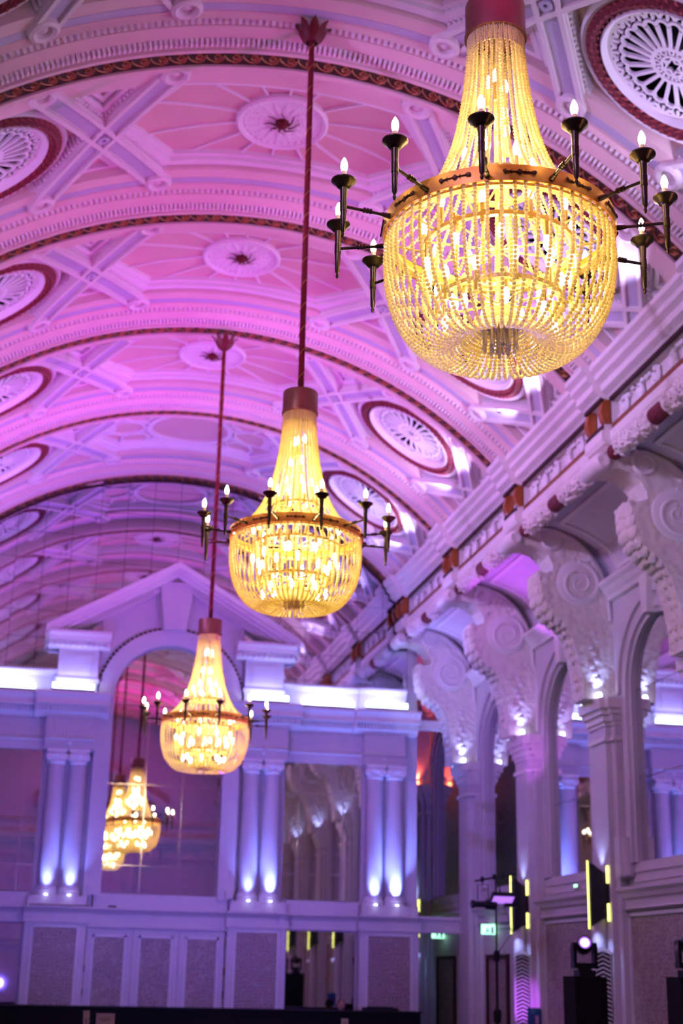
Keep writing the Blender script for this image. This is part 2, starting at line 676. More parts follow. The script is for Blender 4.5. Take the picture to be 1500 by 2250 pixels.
# radial spokes between rosette and hexagon
sp = MB()
for i in range(14):
    a = 2 * PI * (i + .5) / 14
    dx, dy = math.cos(a), math.sin(a)
    best = 9
    for q in range(6):
        p, r = hexa[q], hexa[(q + 1) % 6]
        ex, ey = r[0] - p[0], r[1] - p[1]
        den = dx * ey - dy * ex
        if abs(den) < 1e-9: continue
        t = ((p[0]) * ey - (p[1] - YM) * ex) / den
        s_ = ((p[0]) * dy - (p[1] - YM) * dx) / den
        if t > 0 and -1e-6 <= s_ <= 1 + 1e-6: best = min(best, t)
    strip(sp, [(dx * .5, YM + dy * .5), (dx * best * .97, YM + dy * best * .97)], .014, .37, FO)
me_spoke = sp.mesh('spoke_bead', 'plaster_white')
# tracery panel of the last bay
tr = MB()
strip(tr, circle(0, YM, .72, 44), .045, .35, FO, True)
for i in range(12):
    a = 2 * PI * (i + .5) / 12
    pu, py = math.cos(a), math.sin(a)
    strip(tr, [(pu * .74, YM + py * .74), (pu * 1.0, YM + py * .95)], .022, .36, FO)
for s in (-1, 1):
    for (cu, cy, r) in ((1.12, YM, .34), (.95, YM + .55, .26), (.95, YM - .55, .26)):
        strip(tr, circle(s * cu, cy, r, 7), .02, .36, FO, True)
    for i in range(60):
        cu, cy = s * (1.35 + random.random() * .42), YM + (random.random() - .5) * .55
        strip(tr, circle(cu, cy, .03 + .03 * random.random(), 6), .012, .365, FO, True)
strip(tr, [(-1.3, YM + .74), (1.3, YM + .74)], .02, .36, FO)
strip(tr, [(-1.3, YM - .74), (1.3, YM - .74)], .02, .36, FO)
me_trac = tr.mesh('tracery', 'plaster_white')

for k in range(-3, 5):
    y0 = BAND(k)
    for nm, me in (('field_panel', me_field), ('centre_moulding', me_hexm), ('cross_rib', me_x), ('inlay_strip', me_xi), ('ring_boss', me_xr),
                   ('triangle_moulding', me_tri), ('border_band', me_bord), ('border_inlay', me_bordi)):
        obj(nm, me, None, ceil, (0, y0, 0))
    if k >= -1:
        tag(obj('egg_moulding', me_hext, None, ceil, (0, y0, 0)), kind='stuff')
        tag(obj('leaf_moulding', me_trt, None, ceil, (0, y0, 0)), kind='stuff')
    obj('spoke_bead' if k < 4 else 'tracery', me_spoke if k < 4 else me_trac, None, ceil, (0, y0, 0))

# ribs
prof = [(.24, .42), (.24, .06), (.21, .0), (.13, .0), (.13, .035), (-.11, .035), (-.11, .0), (-.16, .0), (-.16, .04), (-.29, .09), (-.29, .07), (-.42, .12), (-.42, .15), (-.50, .17), (-.50, .15), (-.53, .20), (-.56, .20), (-.56, .26), (-.62, .26), (-.62, .42)]
rows = []
NR = 72
for i in range(NR + 1):
    u_ = -USP - .12 + (2 * USP + .24) * i / NR
    rows.append([V(u_, y, o) for y, o in prof])
me_rib = MB().grid(rows).mesh('rib_body', 'plaster_rib')
mb = MB()
rows = []
for i in range(NR + 1):
    u_ = -USP - .12 + (2 * USP + .24) * i / NR
    rows.append([V(u_, .128, .034), V(u_, .128, .028), V(u_, -.108, .028), V(u_, -.108, .034)])
me_bandbase = MB().grid(rows).mesh('band_ground', 'band_dark')
teeth = MB()
for (ya, yb_, o, pitch) in ((-.28, -.17, .020, .055), (-.49, -.43, .115, .07)):
    n_ = int(2 * USP / pitch)
    for i in range(n_):
        u_ = -USP + (i + .5) * pitch
        c = [(u_ - pitch * .34, ya), (u_ + pitch * .34, ya), (u_ + pitch * .34, yb_), (u_ - pitch * .34, yb_)]
        ci = [(u_ - pitch * .2, ya + .02), (u_ + pitch * .2, ya + .02), (u_ + pitch * .2, yb_ - .02), (u_ - pitch * .2, yb_ - .02)]
        teeth.add([V(a, b, o + .06) for a, b in c] + [V(a, b, o) for a, b in ci], [(4, 5, 6, 7), (0, 1, 5, 4), (1, 2, 6, 5), (2, 3, 7, 6), (3, 0, 4, 7)])
me_teeth = teeth.mesh('egg_and_dart', 'plaster_white')


def scroll_mb():
    """one wave scroll of the running band; local x along the arch, y along the hall, relief towards -z"""
    b = MB()
    pts = []
    for i in range(17):
        t = i / 16
        a = -PI * .1 + t * 3.1 * PI
        r = .058 * (1 - t * .82)
        pts.append((.015 + r * math.cos(a), -.012 + r * math.sin(a), -.008))
    b.tube(pts, [.013 - .006 * i / 16 for i in range(17)], 4)
    tail = [(.072, -.03, -.008), (.055, .055, -.008), (.01, .085, -.006), (-.05, .06, -.006), (-.10, .015, -.006), (-.125, -.05, -.006)]
    b.tube(tail, [.014, .016, .014, .012, .010, .006], 4)
    b.tube([(-.07, -.085, -.004), (0, -.07, -.006), (.06, -.09, -.004)], [.006, .012, .006], 4)
    return b


me_scroll = scroll_mb().mesh('wave_scroll', 'band_gold', True)
PITCH = .2
NSC = int(2 * USP / PITCH)
joined = MB()
for i in range(NSC):
    u_ = -USP + (i + .5) * PITCH
    be = Vrot(u_)
    o = V(u_, 0, .03)
    sc = scroll_mb()
    sc.map(lambda p: (o[0] + p[0] * math.cos(be) + p[2] * math.sin(be), p[1], o[2] - p[0] * math.sin(be) + p[2] * math.cos(be)))
    joined.add(sc.v, sc.f)
me_scrolls = joined.mesh('wave_scrolls', 'band_gold', True)
for n_, k in enumerate(range(-3, 6)):
    y0 = BAND(k)
    t = struct('trim_%d' % (n_ + 1), (0, y0, 7.5))
    obj('rib_body', me_rib, None, t, (0, y0, 0))
    obj('band_ground', me_bandbase, None, t, (0, y0, 0))
    if k >= -1:
        tag(obj('egg_and_dart', me_teeth, None, t, (0, y0, 0)), kind='stuff')
    if k in (0, 1, 2, 3):
        for i in range(NSC):
            u_ = -USP + (i + .5) * PITCH
            v_ = V(u_, 0, .03)
            if u_ > 0 or V(u_, 0)[0] > -4.2 - .0:
                obj('wave_scroll', me_scroll, None, t, (v_[0], y0, v_[2]), (0, Vrot(u_), 0))
    else:
        tag(obj('wave_scrolls', me_scrolls, None, t, (0, y0, 0)), kind='stuff')

# ------------------------------------------------------------------ oculi
def grille_mb(cu):
    b = MB()
    o = .345
    g0 = VF[0]
    VF[0] = lambda u, y, off=0.: g0(cu + (u - cu) * 1.075, YM + (y - YM) * 1.075, off)
    def ringp(r, w_):
        strip(b, circle(cu, YM, r, 48), w_, o - .02, o + .02, True, step=.5)
    ringp(.75, .035)
    ringp(.235, .022)
    ringp(.13, .014)
    for i in range(24):
        a = 2 * PI * i / 24
        strip(b, [(cu + .23 * math.cos(a), YM + .23 * math.sin(a)), (cu + .53 * math.cos(a), YM + .53 * math.sin(a))], .018, o - .02, o + .02)
    for (r0, n_, off_, rr) in ((.535, 24, .5, .070), (.64, 24, 0, .082)):
        for i in range(n_):
            a0 = 2 * PI * (i + off_) / n_
            c = (cu + r0 * math.cos(a0), YM + r0 * math.sin(a0))
            pts = []
            for q in range(7):
                t = a0 + PI / 2 + PI * q / 6 + PI
                t = a0 - PI / 2 + PI * q / 6
                pts.append((c[0] + rr * math.cos(t), c[1] + rr * math.sin(t)))
            strip(b, pts, .017, o - .018, o + .02)
    for i in range(24):
        a = 2 * PI * i / 24
        strip(b, [(cu + .62 * math.cos(a), YM + .62 * math.sin(a)), (cu + .74 * math.cos(a), YM + .74 * math.sin(a))], .014, o - .016, o + .02)
    for i in range(6):
        a, a2 = 2 * PI * i / 6, 2 * PI * (i + .5) / 6
        strip(b, [(cu + .12 * math.cos(a), YM + .12 * math.sin(a)), (cu + .065 * math.cos(a2), YM + .065 * math.sin(a2)), (cu + .12 * math.cos(a + PI / 3), YM + .12 * math.sin(a + PI / 3))], .010, o - .02, o + .02)
        strip(b, circle(cu + .185 * math.cos(a2), YM + .185 * math.sin(a2), .035, 8), .010, o - .015, o + .02, True)
        strip(b, circle(cu + .185 * math.cos(a), YM + .185 * math.sin(a), .030, 8), .010, o - .015, o + .02, True)
    VF[0] = g0
    return b


def leaf_pos():
    out = []
    for row, (r, n_) in enumerate(((.905, 52), (.965, 55), (1.025, 58))):
        for i in range(n_):
            out.append((r, 2 * PI * (i + (row % 2) * .5) / n_, row))
    return out


OCM = {}
for s in (-1, 1):
    cu = s * OCU
    c0 = V(cu, YM, FO)
    mv = (-c0[0], -c0[1], -c0[2])
    VF[0] = lambda u, y, off=0., c_=cu: V(c_ + (u - c_) * OSU, YM + (y - YM) * OSY, off)
    d = {}
    fr = MB()
    ring_torus(fr, cu, YM, [(1.14, FO), (1.13, .30), (1.09, .26), (1.05, .28), (1.04, FO)])
    ring_torus(fr, cu, YM, [(.885, FO), (.875, .28), (.85, .25), (.825, .27), (.81, .32), (.80, .33), (.795, .38), (.80, .42)])
    d['frame'] = fr.move(mv).mesh('frame', 'plaster_white', True)
    ga = MB()
    ring_torus(ga, cu, YM, [(1.08, FO), (1.065, .30), (1.02, .24), (.97, .22), (.915, .25), (.88, .32), (.875, FO)])
    d['garland'] = ga.move(mv).mesh('garland_core', 'ribbon_red', True)
    d['grille'] = grille_mb(cu).move(mv).mesh('grille', 'plaster_white')
    bk = MB()
    ring_torus(bk, cu, YM, [(.83, .40), (.83, .60), (0.0, .60)], 40)
    d['back'] = bk.move(mv).mesh('shaft', 'black_void')
    lv = MB()
    for (r, a, row) in leaf_pos():
        lo = .235 + abs(row - 1) * .03
        du = .5 * (.07)
        ca, sa = math.cos(a), math.sin(a)
        ta = (-sa, ca)
        def q(t, n, o):
            return VF[0](cu + r * ca + ta[0] * t + ca * n, YM + r * sa + ta[1] * t + sa * n, o)
        lv.add([q(-.06, 0, lo + .04), q(0, .034, lo + .02), q(.065, 0, lo - .035), q(0, -.034, lo + .02), q(0, 0, lo - .012)],
               [(0, 1, 4), (1, 2, 4), (2, 3, 4), (3, 0, 4)])
    d['leaves'] = lv.move(mv).mesh('laurel_leaves', 'garland_red')
    OCM[s] = d
VF[0] = V
one = MB()
one.add([(-.06, 0, .04), (0, .034, .02), (.065, 0, -.035), (0, -.034, .02), (0, 0, -.012)], [(0, 1, 4), (1, 2, 4), (2, 3, 4), (3, 0, 4)])
me_leaf = one.mesh('laurel_leaf', 'garland_red')
OCL = {(1, 0): 'large ceiling oculus vent with pink-lit leaf wreath, cut by the top of the picture',
       (1, 1): 'blue-white lit ceiling oculus half hidden behind the largest chandelier',
       (1, 2): 'ceiling oculus peeping out just below the largest chandelier basket',
       (1, 3): 'full oval ceiling oculus with white radial grille, clear between two dark arches above the cornice',
       (1, 4): 'ceiling oculus behind the candles of the middle chandelier',
       (-1, 1): 'highest of the oculus vents cut by the left edge, beside the plaster X rib',
       (-1, 2): 'second oculus vent from the top along the left edge of the vault',
       (-1, 3): 'third oculus vent from the top along the left edge of the vault',
       (-1, 4): 'small lowest oculus vent at the left edge, next to the tracery bay'}
for k in range(-3, 5):
    for s in (-1, 1):
        c0 = V(s * OCU, YM, FO)
        loc = (c0[0], c0[1] + BAND(k), c0[2])
        if (s, k) in OCL:
            t = thing('ceiling_oculus', OCL[(s, k)], 'ceiling vent', loc, 'round oculus vents in the vault')
        else:
            t = thing('ceiling_oculus', None, None, loc, parent=ceil)
        part('frame', OCM[s]['frame'], None, t)
        part('wreath', OCM[s]['garland'], None, t)
        part('grille', OCM[s]['grille'], None, t)
        part('shaft', OCM[s]['back'], None, t)
        if (s, k) == (1, 0):
            for (r, a, row) in leaf_pos():
                u_, y_0 = s * OCU + r * math.cos(a) * OSU, YM + r * math.sin(a) * OSY
                v_ = V(u_, y_0, .235 + abs(row - 1) * .03)
                mt = Matrix.Rotation(Vrot(u_), 4, 'Y') @ Matrix.Rotation(a + PI / 2, 4, 'Z')
                part('laurel_leaf', me_leaf, None, t, (v_[0] - c0[0], v_[1] - c0[1], v_[2] - c0[2]), mt.to_euler())
        else:
            tag(part('laurel_leaves', OCM[s]['leaves'], None, t), kind='stuff')

# ------------------------------------------------------------------ rosettes on the crown
rb = MB().lathe([(.56, 0), (.56, -.05), (.53, -.075), (.49, -.06), (.475, -.035), (.44, -.03), (.10, -.03), (.0, -.03)], 48)
me_ros = rb.mesh('disc', 'plaster_white', True)
rl = MB()
for i in range(16):
    a = 2 * PI * i / 16
    for t in range(5):
        r = .16 + .055 * t
        wd = (.02, .045, .055, .045, .03)[t]
        rl.ball((r * math.cos(a), r * math.sin(a), -.03), wd * .8, 6, 4, (1, 1, .45))
for i in range(32):
    a = 2 * PI * i / 32
    rl.ball((.455 * math.cos(a), .455 * math.sin(a), -.035), .03, 6, 4, (1, 1, .6))
me_rleaf = rl.mesh('acanthus_ring', 'plaster_white', True)
rf = MB().lathe([(.0, -.12), (.04, -.11), (.075, -.08), (.085, -.03)], 14)
for i in range(8):
    a = 2 * PI * i / 8
    pts = [(r * math.cos(a + .25 * math.sin(r * 20)), r * math.sin(a + .25 * math.sin(r * 20)), z) for r, z in ((.08, -.09), (.13, -.075), (.17, -.055), (.22, -.05))]
    rf.tube(pts, [.016, .009, .007, .003], 5)
me_rflow = rf.mesh('flower', 'flower_red', True)
ROL = {1: 'largest white plaster ceiling rosette with dark red centre, left of the chandelier candles',
       2: 'middle white plaster ceiling rosette with dark red centre between the second and third arches',
       3: 'smallest white ceiling rosette behind the red flower of the far hanging rod'}
for k in range(-3, 4):
    loc = (0, BAND(k) + YM, VZ + VB + FO - .01)
    if k in ROL:
        t = thing('ceiling_rosette', ROL[k], 'ceiling rosette', loc, 'rosettes on the crown of the vault')
    else:
        t = thing('ceiling_rosette', None, None, loc, parent=ceil)
    part('disc', me_ros, None, t)
    tag(part('acanthus_ring', me_rleaf, None, t), kind='stuff')
    part('flower', me_rflow, None, t)

# ------------------------------------------------------------------ end wall
EX, YE = .075, 27.12
wend = struct('wall_end', (EX, YE, -H))


def E_(mb, nm, mt, smooth=False, parent=None):
    return obj(nm, mb, mt, parent or wend, (EX, 0, 0), smooth=smooth)


mb = MB().box(-4.9, 4.9, YE + .04, YE + .3, -H, 5.3)
for s in (-1, 1):
    mb.box(*sorted((s * 4.55, s * 4.9)), YE + .04, YE + .3, 5.3, 7.7)
E_(mb, 'wall_core', 'wall_paint')


def moulding(mb, prof, x0, x1, depth_back):
    """horizontal moulding: prof list of (projection, z) from top to bottom, front at YE - projection, with returned ends"""
    poly = [(YE + depth_back, prof[0][1])] + [(YE - p, z) for p, z in prof] + [(YE + depth_back, prof[-1][1])]
    mb.prism(poly, 'x', x0, x1)


# pedestals with damask panels, dado ledge
for s in (-1, 1):
    for (a, b) in ((1.27, 2.36), (3.74, 4.88)):
        x0, x1 = sorted((s * a, s * b))
        mb = MB().box(x0, x1, YE - .22, YE + .05, -H, .84)
        E_(mb, 'pedestal', 'wall_paint')
        E_(MB().box(x0 + .16, x1 - .16, YE - .232, YE - .2, -1.0, .74), 'damask_panel', 'damask_paper')
        fr = MB()
        for (p, q, r, t) in ((x0 + .13, x0 + .165, -1.03, .775), (x1 - .165, x1 - .13, -1.03, .775), (x0 + .13, x1 - .13, .74, .775), (x0 + .13, x1 - .13, -1.03, -1.0)):
            fr.box(p, q, YE - .25, YE - .2, r, t)
        E_(fr, 'panel_frame', 'white_paint')
        mb = MB()
        moulding(mb, [(.34, 1.11), (.34, 1.07), (.29, 1.04), (.24, .99), (.24, .86), (.27, .85), (.27, .82)], x0 - .03, x1 + .03, .05)
        E_(mb, 'ledge', 'wall_paint')
        E_(MB().box(x0 + .02, x1 - .02, YE - .26, YE + .05, 1.11, 1.29), 'plinth', 'wall_paint')
    # ledge over the low mirrors
    x0, x1 = sorted((s * 2.36, s * 3.74))
    mb = MB()
    moulding(mb, [(.16, 1.11), (.16, 1.07), (.11, 1.04), (.07, .99), (.07, .86), (.09, .85), (.09, .82)], x0, x1, .05)
    mb.box(x0, x1, YE - .1, YE + .05, 1.11, 1.34)
    E_(mb, 'ledge', 'wall_paint')
mb = MB()
moulding(mb, [(.20, 1.11), (.20, 1.07), (.15, 1.04), (.1, .99), (.1, .80), (.13, .79), (.13, .76)], -1.27, 1.27, .05)
mb.box(-1.27, 1.27, YE - .12, YE + .05, 1.11, 1.36)
E_(mb, 'ledge', 'wall_paint')

# folding doors
dr = struct('door_1', (EX, YE - .1, -H))
for i in range(3):
    x0 = -1.255 + i * .837
    x1 = x0 + .83
    lf = obj('door_leaf', MB().box(x0, x1, YE - .06, YE + .02, -H, .755), 'wall_paint', dr, (EX, 0, 0))
    obj('damask_panel', MB().box(x0 + .14, x1 - .14, YE - .075, YE - .04, -1.0, .60), 'damask_paper', lf, (EX, 0, 0))
    fr = MB()
    for (p, q, r, t) in ((x0 + .11, x0 + .145, -1.03, .635), (x1 - .145, x1 - .11, -1.03, .635), (x0 + .11, x1 - .11, .60, .635), (x0 + .11, x1 - .11, -1.03, -1.0)):
        fr.box(p, q, YE - .09, YE - .04, r, t)
    obj('panel_frame', fr, 'white_paint', lf, (EX, 0, 0))
for x in (-1.262, 1.262):
    for z in (.55, .05, -.35, -.9):
        obj('hinge', MB().lathe([(.014, -.06), (.014, .06)], 8, (x, YE - .075, z)), 'ornament_dark', dr, (EX, 0, 0))
obj('push_plate', MB().box(-1.36, -1.335, YE - .245, YE - .225, -.35, .05), 'white_paint', dr, (EX, 0, 0))


# columns (pairs) with bases and volute capitals
def column_mb(cx):
    cy = YE - .06
    sh = MB().lathe([(.165, 1.44), (.17, 1.9), (.165, 2.6), (.15, 3.66)], 20, (cx, cy, 0))
    ba = MB().lathe([(.21, 1.29), (.21, 1.335), (.185, 1.345), (.205, 1.37), (.205, 1.395), (.18, 1.41), (.19, 1.425), (.185, 1.44), (.165, 1.45)], 20, (cx, cy, 0))
    ca = MB().box(cx - .19, cx + .19, cy - .19, cy + .15, 3.85, 3.91)
    ca.lathe([(.155, 3.64), (.17, 3.66), (.17, 3.68), (.155, 3.70), (.175, 3.77), (.18, 3.85)], 16, (cx, cy, 0))
    for e in (-1, 1):
        ca.lathe([(.075, -.17), (.075, .05), (0, .05)], 12, (cx + e * .125, cy, 3.77), axis='y')
        ca.lathe([(.0, -.185), (.05, -.185), (.05, -.17)], 10, (cx + e * .125, cy, 3.77), axis='y')
    for i in range(7):
        ca.ball((cx - .09 + .03 * i, cy - .175, 3.80), .02, 6, 4)
    return sh, ba, ca


CL = {-2.03: 'outer of the two blue-lit columns to the left of the arched mirror', -1.62: 'inner blue-lit column directly left of the arched mirror',
      1.62: 'inner blue-lit column directly right of the arched mirror', 2.03: 'outer of the two blue-lit columns to the right of the arched mirror',
      4.02: 'inner column of the far pair beyond the tall side mirror, white uplight', 4.43: 'last blue-lit column of the end wall, next to the side aisle'}
for cx in (-4.43, -4.02, -2.03, -1.62, 1.62, 2.03, 4.02, 4.43):
    t = thing('column', CL.get(cx), 'column' if cx in CL else None, (EX + cx, YE - .06, 1.29), 'columns of the end wall' if cx in CL else None, parent=None if cx in CL else wend)
    sh, ba, ca = column_mb(cx)
    obj('shaft', sh, 'wall_paint', t, (EX, 0, 0), smooth=True)
    obj('column_base', ba, 'plaster_white', t, (EX, 0, 0), smooth=True)
    obj('capital', ca, 'plaster_white', t, (EX, 0, 0))

# entablature
arch_p = [(.10, 4.12), (.10, 4.09), (.06, 4.07), (.06, 4.0), (.04, 4.0), (.04, 3.91)]
corn_p = [(.42, 4.93), (.42, 4.89), (.36, 4.84), (.33, 4.79), (.33, 4.70), (.16, 4.69), (.14, 4.60), (.10, 4.55), (.06, 4.53), (.04, 4.50)]
for s in (-1, 1):
    for (a, b, fw) in ((1.36, 2.28, .20), (2.28, 3.78, .0), (3.78, 4.62, .12)):
        x0, x1 = sorted((s * a, s * b))
        mb = MB()
        moulding(mb, [(p + fw, z) for p, z in arch_p], x0, x1, .05)
        mb.box(x0, x1, YE - .03 - fw, YE + .05, 4.12, 4.50)
        E_(mb, 'entablature', 'wall_paint')
        mb = MB()
        e0 = .0 if fw == 0 else .22
        xa, xb = x0 - e0, x1 + e0
        moulding(mb, [(p + fw, z) for p, z in corn_p], xa, xb, .05)
        E_(mb, 'cornice', 'plaster')
        dn = MB()
        n_ = int((xb - xa) / .065)
        for i in range(n_):
            xx = xa + (i + .5) * (xb - xa) / n_
            dn.box(xx - .019, xx + .019, YE - fw - .22, YE - fw - .1, 4.58, 4.685)
        tag(E_(dn, 'dentils', 'plaster_white'), kind='stuff')
        if fw:
            o = MB()
            for i in range(12):
                o.ball((x0 + (i + .5) * (x1 - x0) / 12, YE - fw - .045, 4.13), .022, 6, 4)
            o.ball(((x0 + x1) / 2, YE - fw - .06, 4.02), .04, 8, 5)
            tag(E_(o, 'beading', 'plaster_white'), kind='stuff')
    # attic box behind the light bars
    x0, x1 = sorted((s * 2.15, s * 4.62))
    mb = MB()
    moulding(mb, [(.22, 5.39), (.22, 5.36), (.17, 5.33), (.13, 5.30), (.10, 5.28), (.10, 4.93)], x0, x1, .05)
    xm0, xm1 = sorted((s * 3.68, s * 4.62))
    moulding(mb, [(.26, 5.395), (.26, 5.36), (.21, 5.33), (.17, 5.30), (.14, 5.28), (.14, 4.93)], xm0, xm1, .05)
    E_(mb, 'attic', 'wall_paint')
    cr = MB()
    for i in range(38):
        xx = x0 + (i + .5) * (x1 - x0) / 38
        cr.box(xx - .018, xx + .018, YE - .06, YE + .02, 5.39, 5.44)
    tag(E_(cr, 'attic_cresting', 'plaster_white'), kind='stuff')
    # pediment block over the column pair
    x0, x1 = sorted((s * 1.40, s * 2.15))
    mb = MB().box(x0, x1, YE - .24, YE + .05, 4.93, 5.80)
    mb.box(x0 - .03, x1 + .03, YE - .28, YE + .05, 5.16, 5.24)
    mb.box(x0 + .14, x1 - .14, YE - .255, YE - .2, 5.34, 5.70)
    E_(mb, 'pediment_block', 'wall_paint')
    x0, x1 = sorted((s * 1.20, s * 2.36))
    mb = MB()
    moulding(mb, [(.55, 6.10), (.55, 6.05), (.49, 6.0), (.46, 5.93), (.34, 5.91), (.32, 5.85), (.27, 5.80)], x0, x1, .05)
    dn = MB()
    for i in range(11):
        xx = x0 + (i + .5) * (x1 - x0) / 11
        dn.box(xx - .03, xx + .03, YE - .43, YE - .3, 5.83, 5.91)
    E_(mb, 'return_cornice', 'plaster')
    tag(E_(dn, 'dentils', 'plaster_white'), kind='stuff')
    # raking cornice
    A, B = (s * 2.42, 6.08), (0, 7.47)
    sl = (B[1] - A[1]) / (B[0] - A[0])
    def rk(x, d): return A[1] + sl * (x - A[0]) + d
    mb = MB()
    for (d0, d1, pr) in ((-.02, .10, .58), (-.10, -.02, .50), (-.16, -.10, .40), (-.26, -.16, .22)):
        xs_ = sorted((s * 2.42, 0.))
        mb.prism([(xs_[0], rk(xs_[0], d0)), (xs_[1], rk(xs_[1], d0)), (xs_[1], rk(xs_[1], d1)), (xs_[0], rk(xs_[0], d1))], 'y', YE - pr, YE + .05)
    E_(mb, 'raking_cornice', 'plaster')
    dn = MB()
    for i in range(34):
        xx = s * (.42 + 1.85 * (i + .5) / 34)
        dn.prism([(xx - .018, rk(xx - .018, -.24)), (xx + .018, rk(xx + .018, -.24)), (xx + .018, rk(xx + .018, -.165)), (xx - .018, rk(xx - .018, -.165))], 'y', YE - .34, YE - .2)
    tag(E_(dn, 'dentils', 'plaster'), kind='stuff')

# arch surround
R0, R1, AZ = 1.06, 1.37, 4.94
mb = MB()
N = 40
rows = []
for i in range(N + 1):
    a = PI * i / N
    c, s_ = math.cos(a), math.sin(a)
    rows.append([(R0 * c, YE + .03, AZ + R0 * s_), (R0 * c, YE - .16, AZ + R0 * s_), ((R0 + .04) * c, YE - .18, AZ + (R0 + .04) * s_), (R1 * c, YE - .18, AZ + R1 * s_), (R1 * c, YE - .03, AZ + R1 * s_)])
mb.grid(rows)
for s in (-1, 1):
    x0, x1 = sorted((s * R0, s * R1))
    mb.box(x0, x1, YE - .18, YE + .03, 1.29, AZ)
E_(mb, 'arch_surround', 'wall_paint', True)
# spandrel field under the rakes
mb = MB()
for i in range(N):
    a0, a1 = PI * i / N, PI * (i + 1) / N
    xa, xb = R1 * math.cos(a0), R1 * math.cos(a1)
    za, zb = AZ + R1 * math.sin(a0), AZ + R1 * math.sin(a1)
    ta, tb = 7.40 - abs(xa) * .575, 7.40 - abs(xb) * .575
    mb.add([(xa, YE - .06, za), (xb, YE - .06, zb), (xb, YE - .06, tb), (xa, YE - .06, ta)], [(0, 1, 2, 3)])
E_(mb, 'spandrel', 'wall_paint')
bd = MB()
for i in range(47):
    a = PI * (i + .5) / 47
    if abs(a - PI / 2) < .2: continue
    bd.ball((1.40 * math.cos(a), YE - .10, AZ + 1.40 * math.sin(a)), .032, 6, 4)
tag(E_(bd, 'arch_beading', 'ornament_dark'), kind='stuff')
E_(MB().prism([(-.21, 6.28), (.21, 6.28), (.33, 7.22), (-.33, 7.22)], 'y', YE - .32, YE + .02), 'keystone', 'wall_paint')

# mirrors of the end wall
def pane_box(x0, x1, z0, z1, y, tilt=.0):
    g = .006
    b = MB().box(x0 + g, x1 - g, y, y + .012, z0 + g, z1 - g)
    return b


def mirror(label, x0, x1, zs, xs, y, loc, mt='mirror', parent=None):
    t = thing('wall_mirror', label, 'mirror' if label else None, loc, parent=parent)
    for i in range(len(xs) - 1):
        for j in range(len(zs) - 1):
            obj('pane', pane_box(xs[i], xs[i + 1], zs[j], zs[j + 1], y), mt, t, (EX, 0, 0))
    eb = MB()
    for x in xs[1:-1]:
        eb.box(x - .016, x + .016, y - .006, y + .004, zs[0], zs[-1])
    for z in zs[1:-1]:
        eb.box(xs[0], xs[-1], y - .005, y + .004, z - .014, z + .014)
    obj('bevel_strip', eb, 'mirror_edge', t, (EX, 0, 0))
    return t


am = mirror('tall arched mirror in the middle of the end wall, chandeliers reflected in it', -1.06, 1.06, [1.37, 1.87, 3.35, 4.83], [-1.06, -.36, .34, 1.06], YE + .005, (EX, YE, 1.37))
hd = [(R0, 4.84)] + [(R0 * math.cos(PI * i / 30), AZ + R0 * math.sin(PI * i / 30)) for i in range(31)] + [(-R0, 4.84)]
obj('arched_pane', MB().prism(hd, 'y', YE + .005, YE + .017), 'mirror', am, (EX, 0, 0))
for s in (-1, 1):
    sgn = lambda l: sorted(s * q for q in l)
    mirror('tall side mirror between the two column pairs, right part of the end wall' if s > 0 else 'tall side mirror left of the columns, cut by the left edge',
           0, 0, [1.36, 1.83, 3.33, 3.93], sgn([2.28, 2.57, 3.43, 3.78]), YE + .005, (EX + s * 3, YE, 1.36))
    mirror('low mirror below the ledge reflecting sconces and light stands' if s > 0 else 'low purple mirror below the ledge at the left edge',
           0, 0, [-1.0, .80], sgn([2.40, 3.70]), YE - .01, (EX + s * 3, YE, -1.0))
# lunette mirror of square tiles
lm = thing('lunette_mirror', 'mirror-tiled half round above the pediment reflecting the pink vault', 'mirror', (EX, YE, 5.2))
TS = .52
for i in range(-9, 9):
    for j in range(0, 9):
        x0, z0 = i * TS, 5.0 + j * TS
        xm, zm = x0 + TS / 2, z0 + TS / 2
        if (xm / (VA + .25)) ** 2 + ((zm - VZ) / (VB + .25)) ** 2 > 1: continue
        if abs(xm) < 1.0 and zm < 6.2: continue
        ti = [random.gauss(0, .0011) for _ in range(2)]
        g = .0035
        b = MB().box(-TS / 2 + g, TS / 2 - g, 0, .01, -TS / 2 + g, TS / 2 - g)
        o = obj('pane', b, 'mirror_high', lm, (EX + xm, YE + .0, zm), (ti[0], 0, ti[1]))

# the opposite end wall repeats the same relief (seen in the mirrors)
YBACK = -1.62
for ch in list(wend.children):
    if ch.type != 'MESH' or ch.name.startswith('wall_core'):
        continue
    c = ch.copy()
    COL.objects.link(c)
    c.parent = wb
    c.rotation_euler = (0, 0, PI)
    c.location = (K * EX, K * (YBACK + YE), 0)

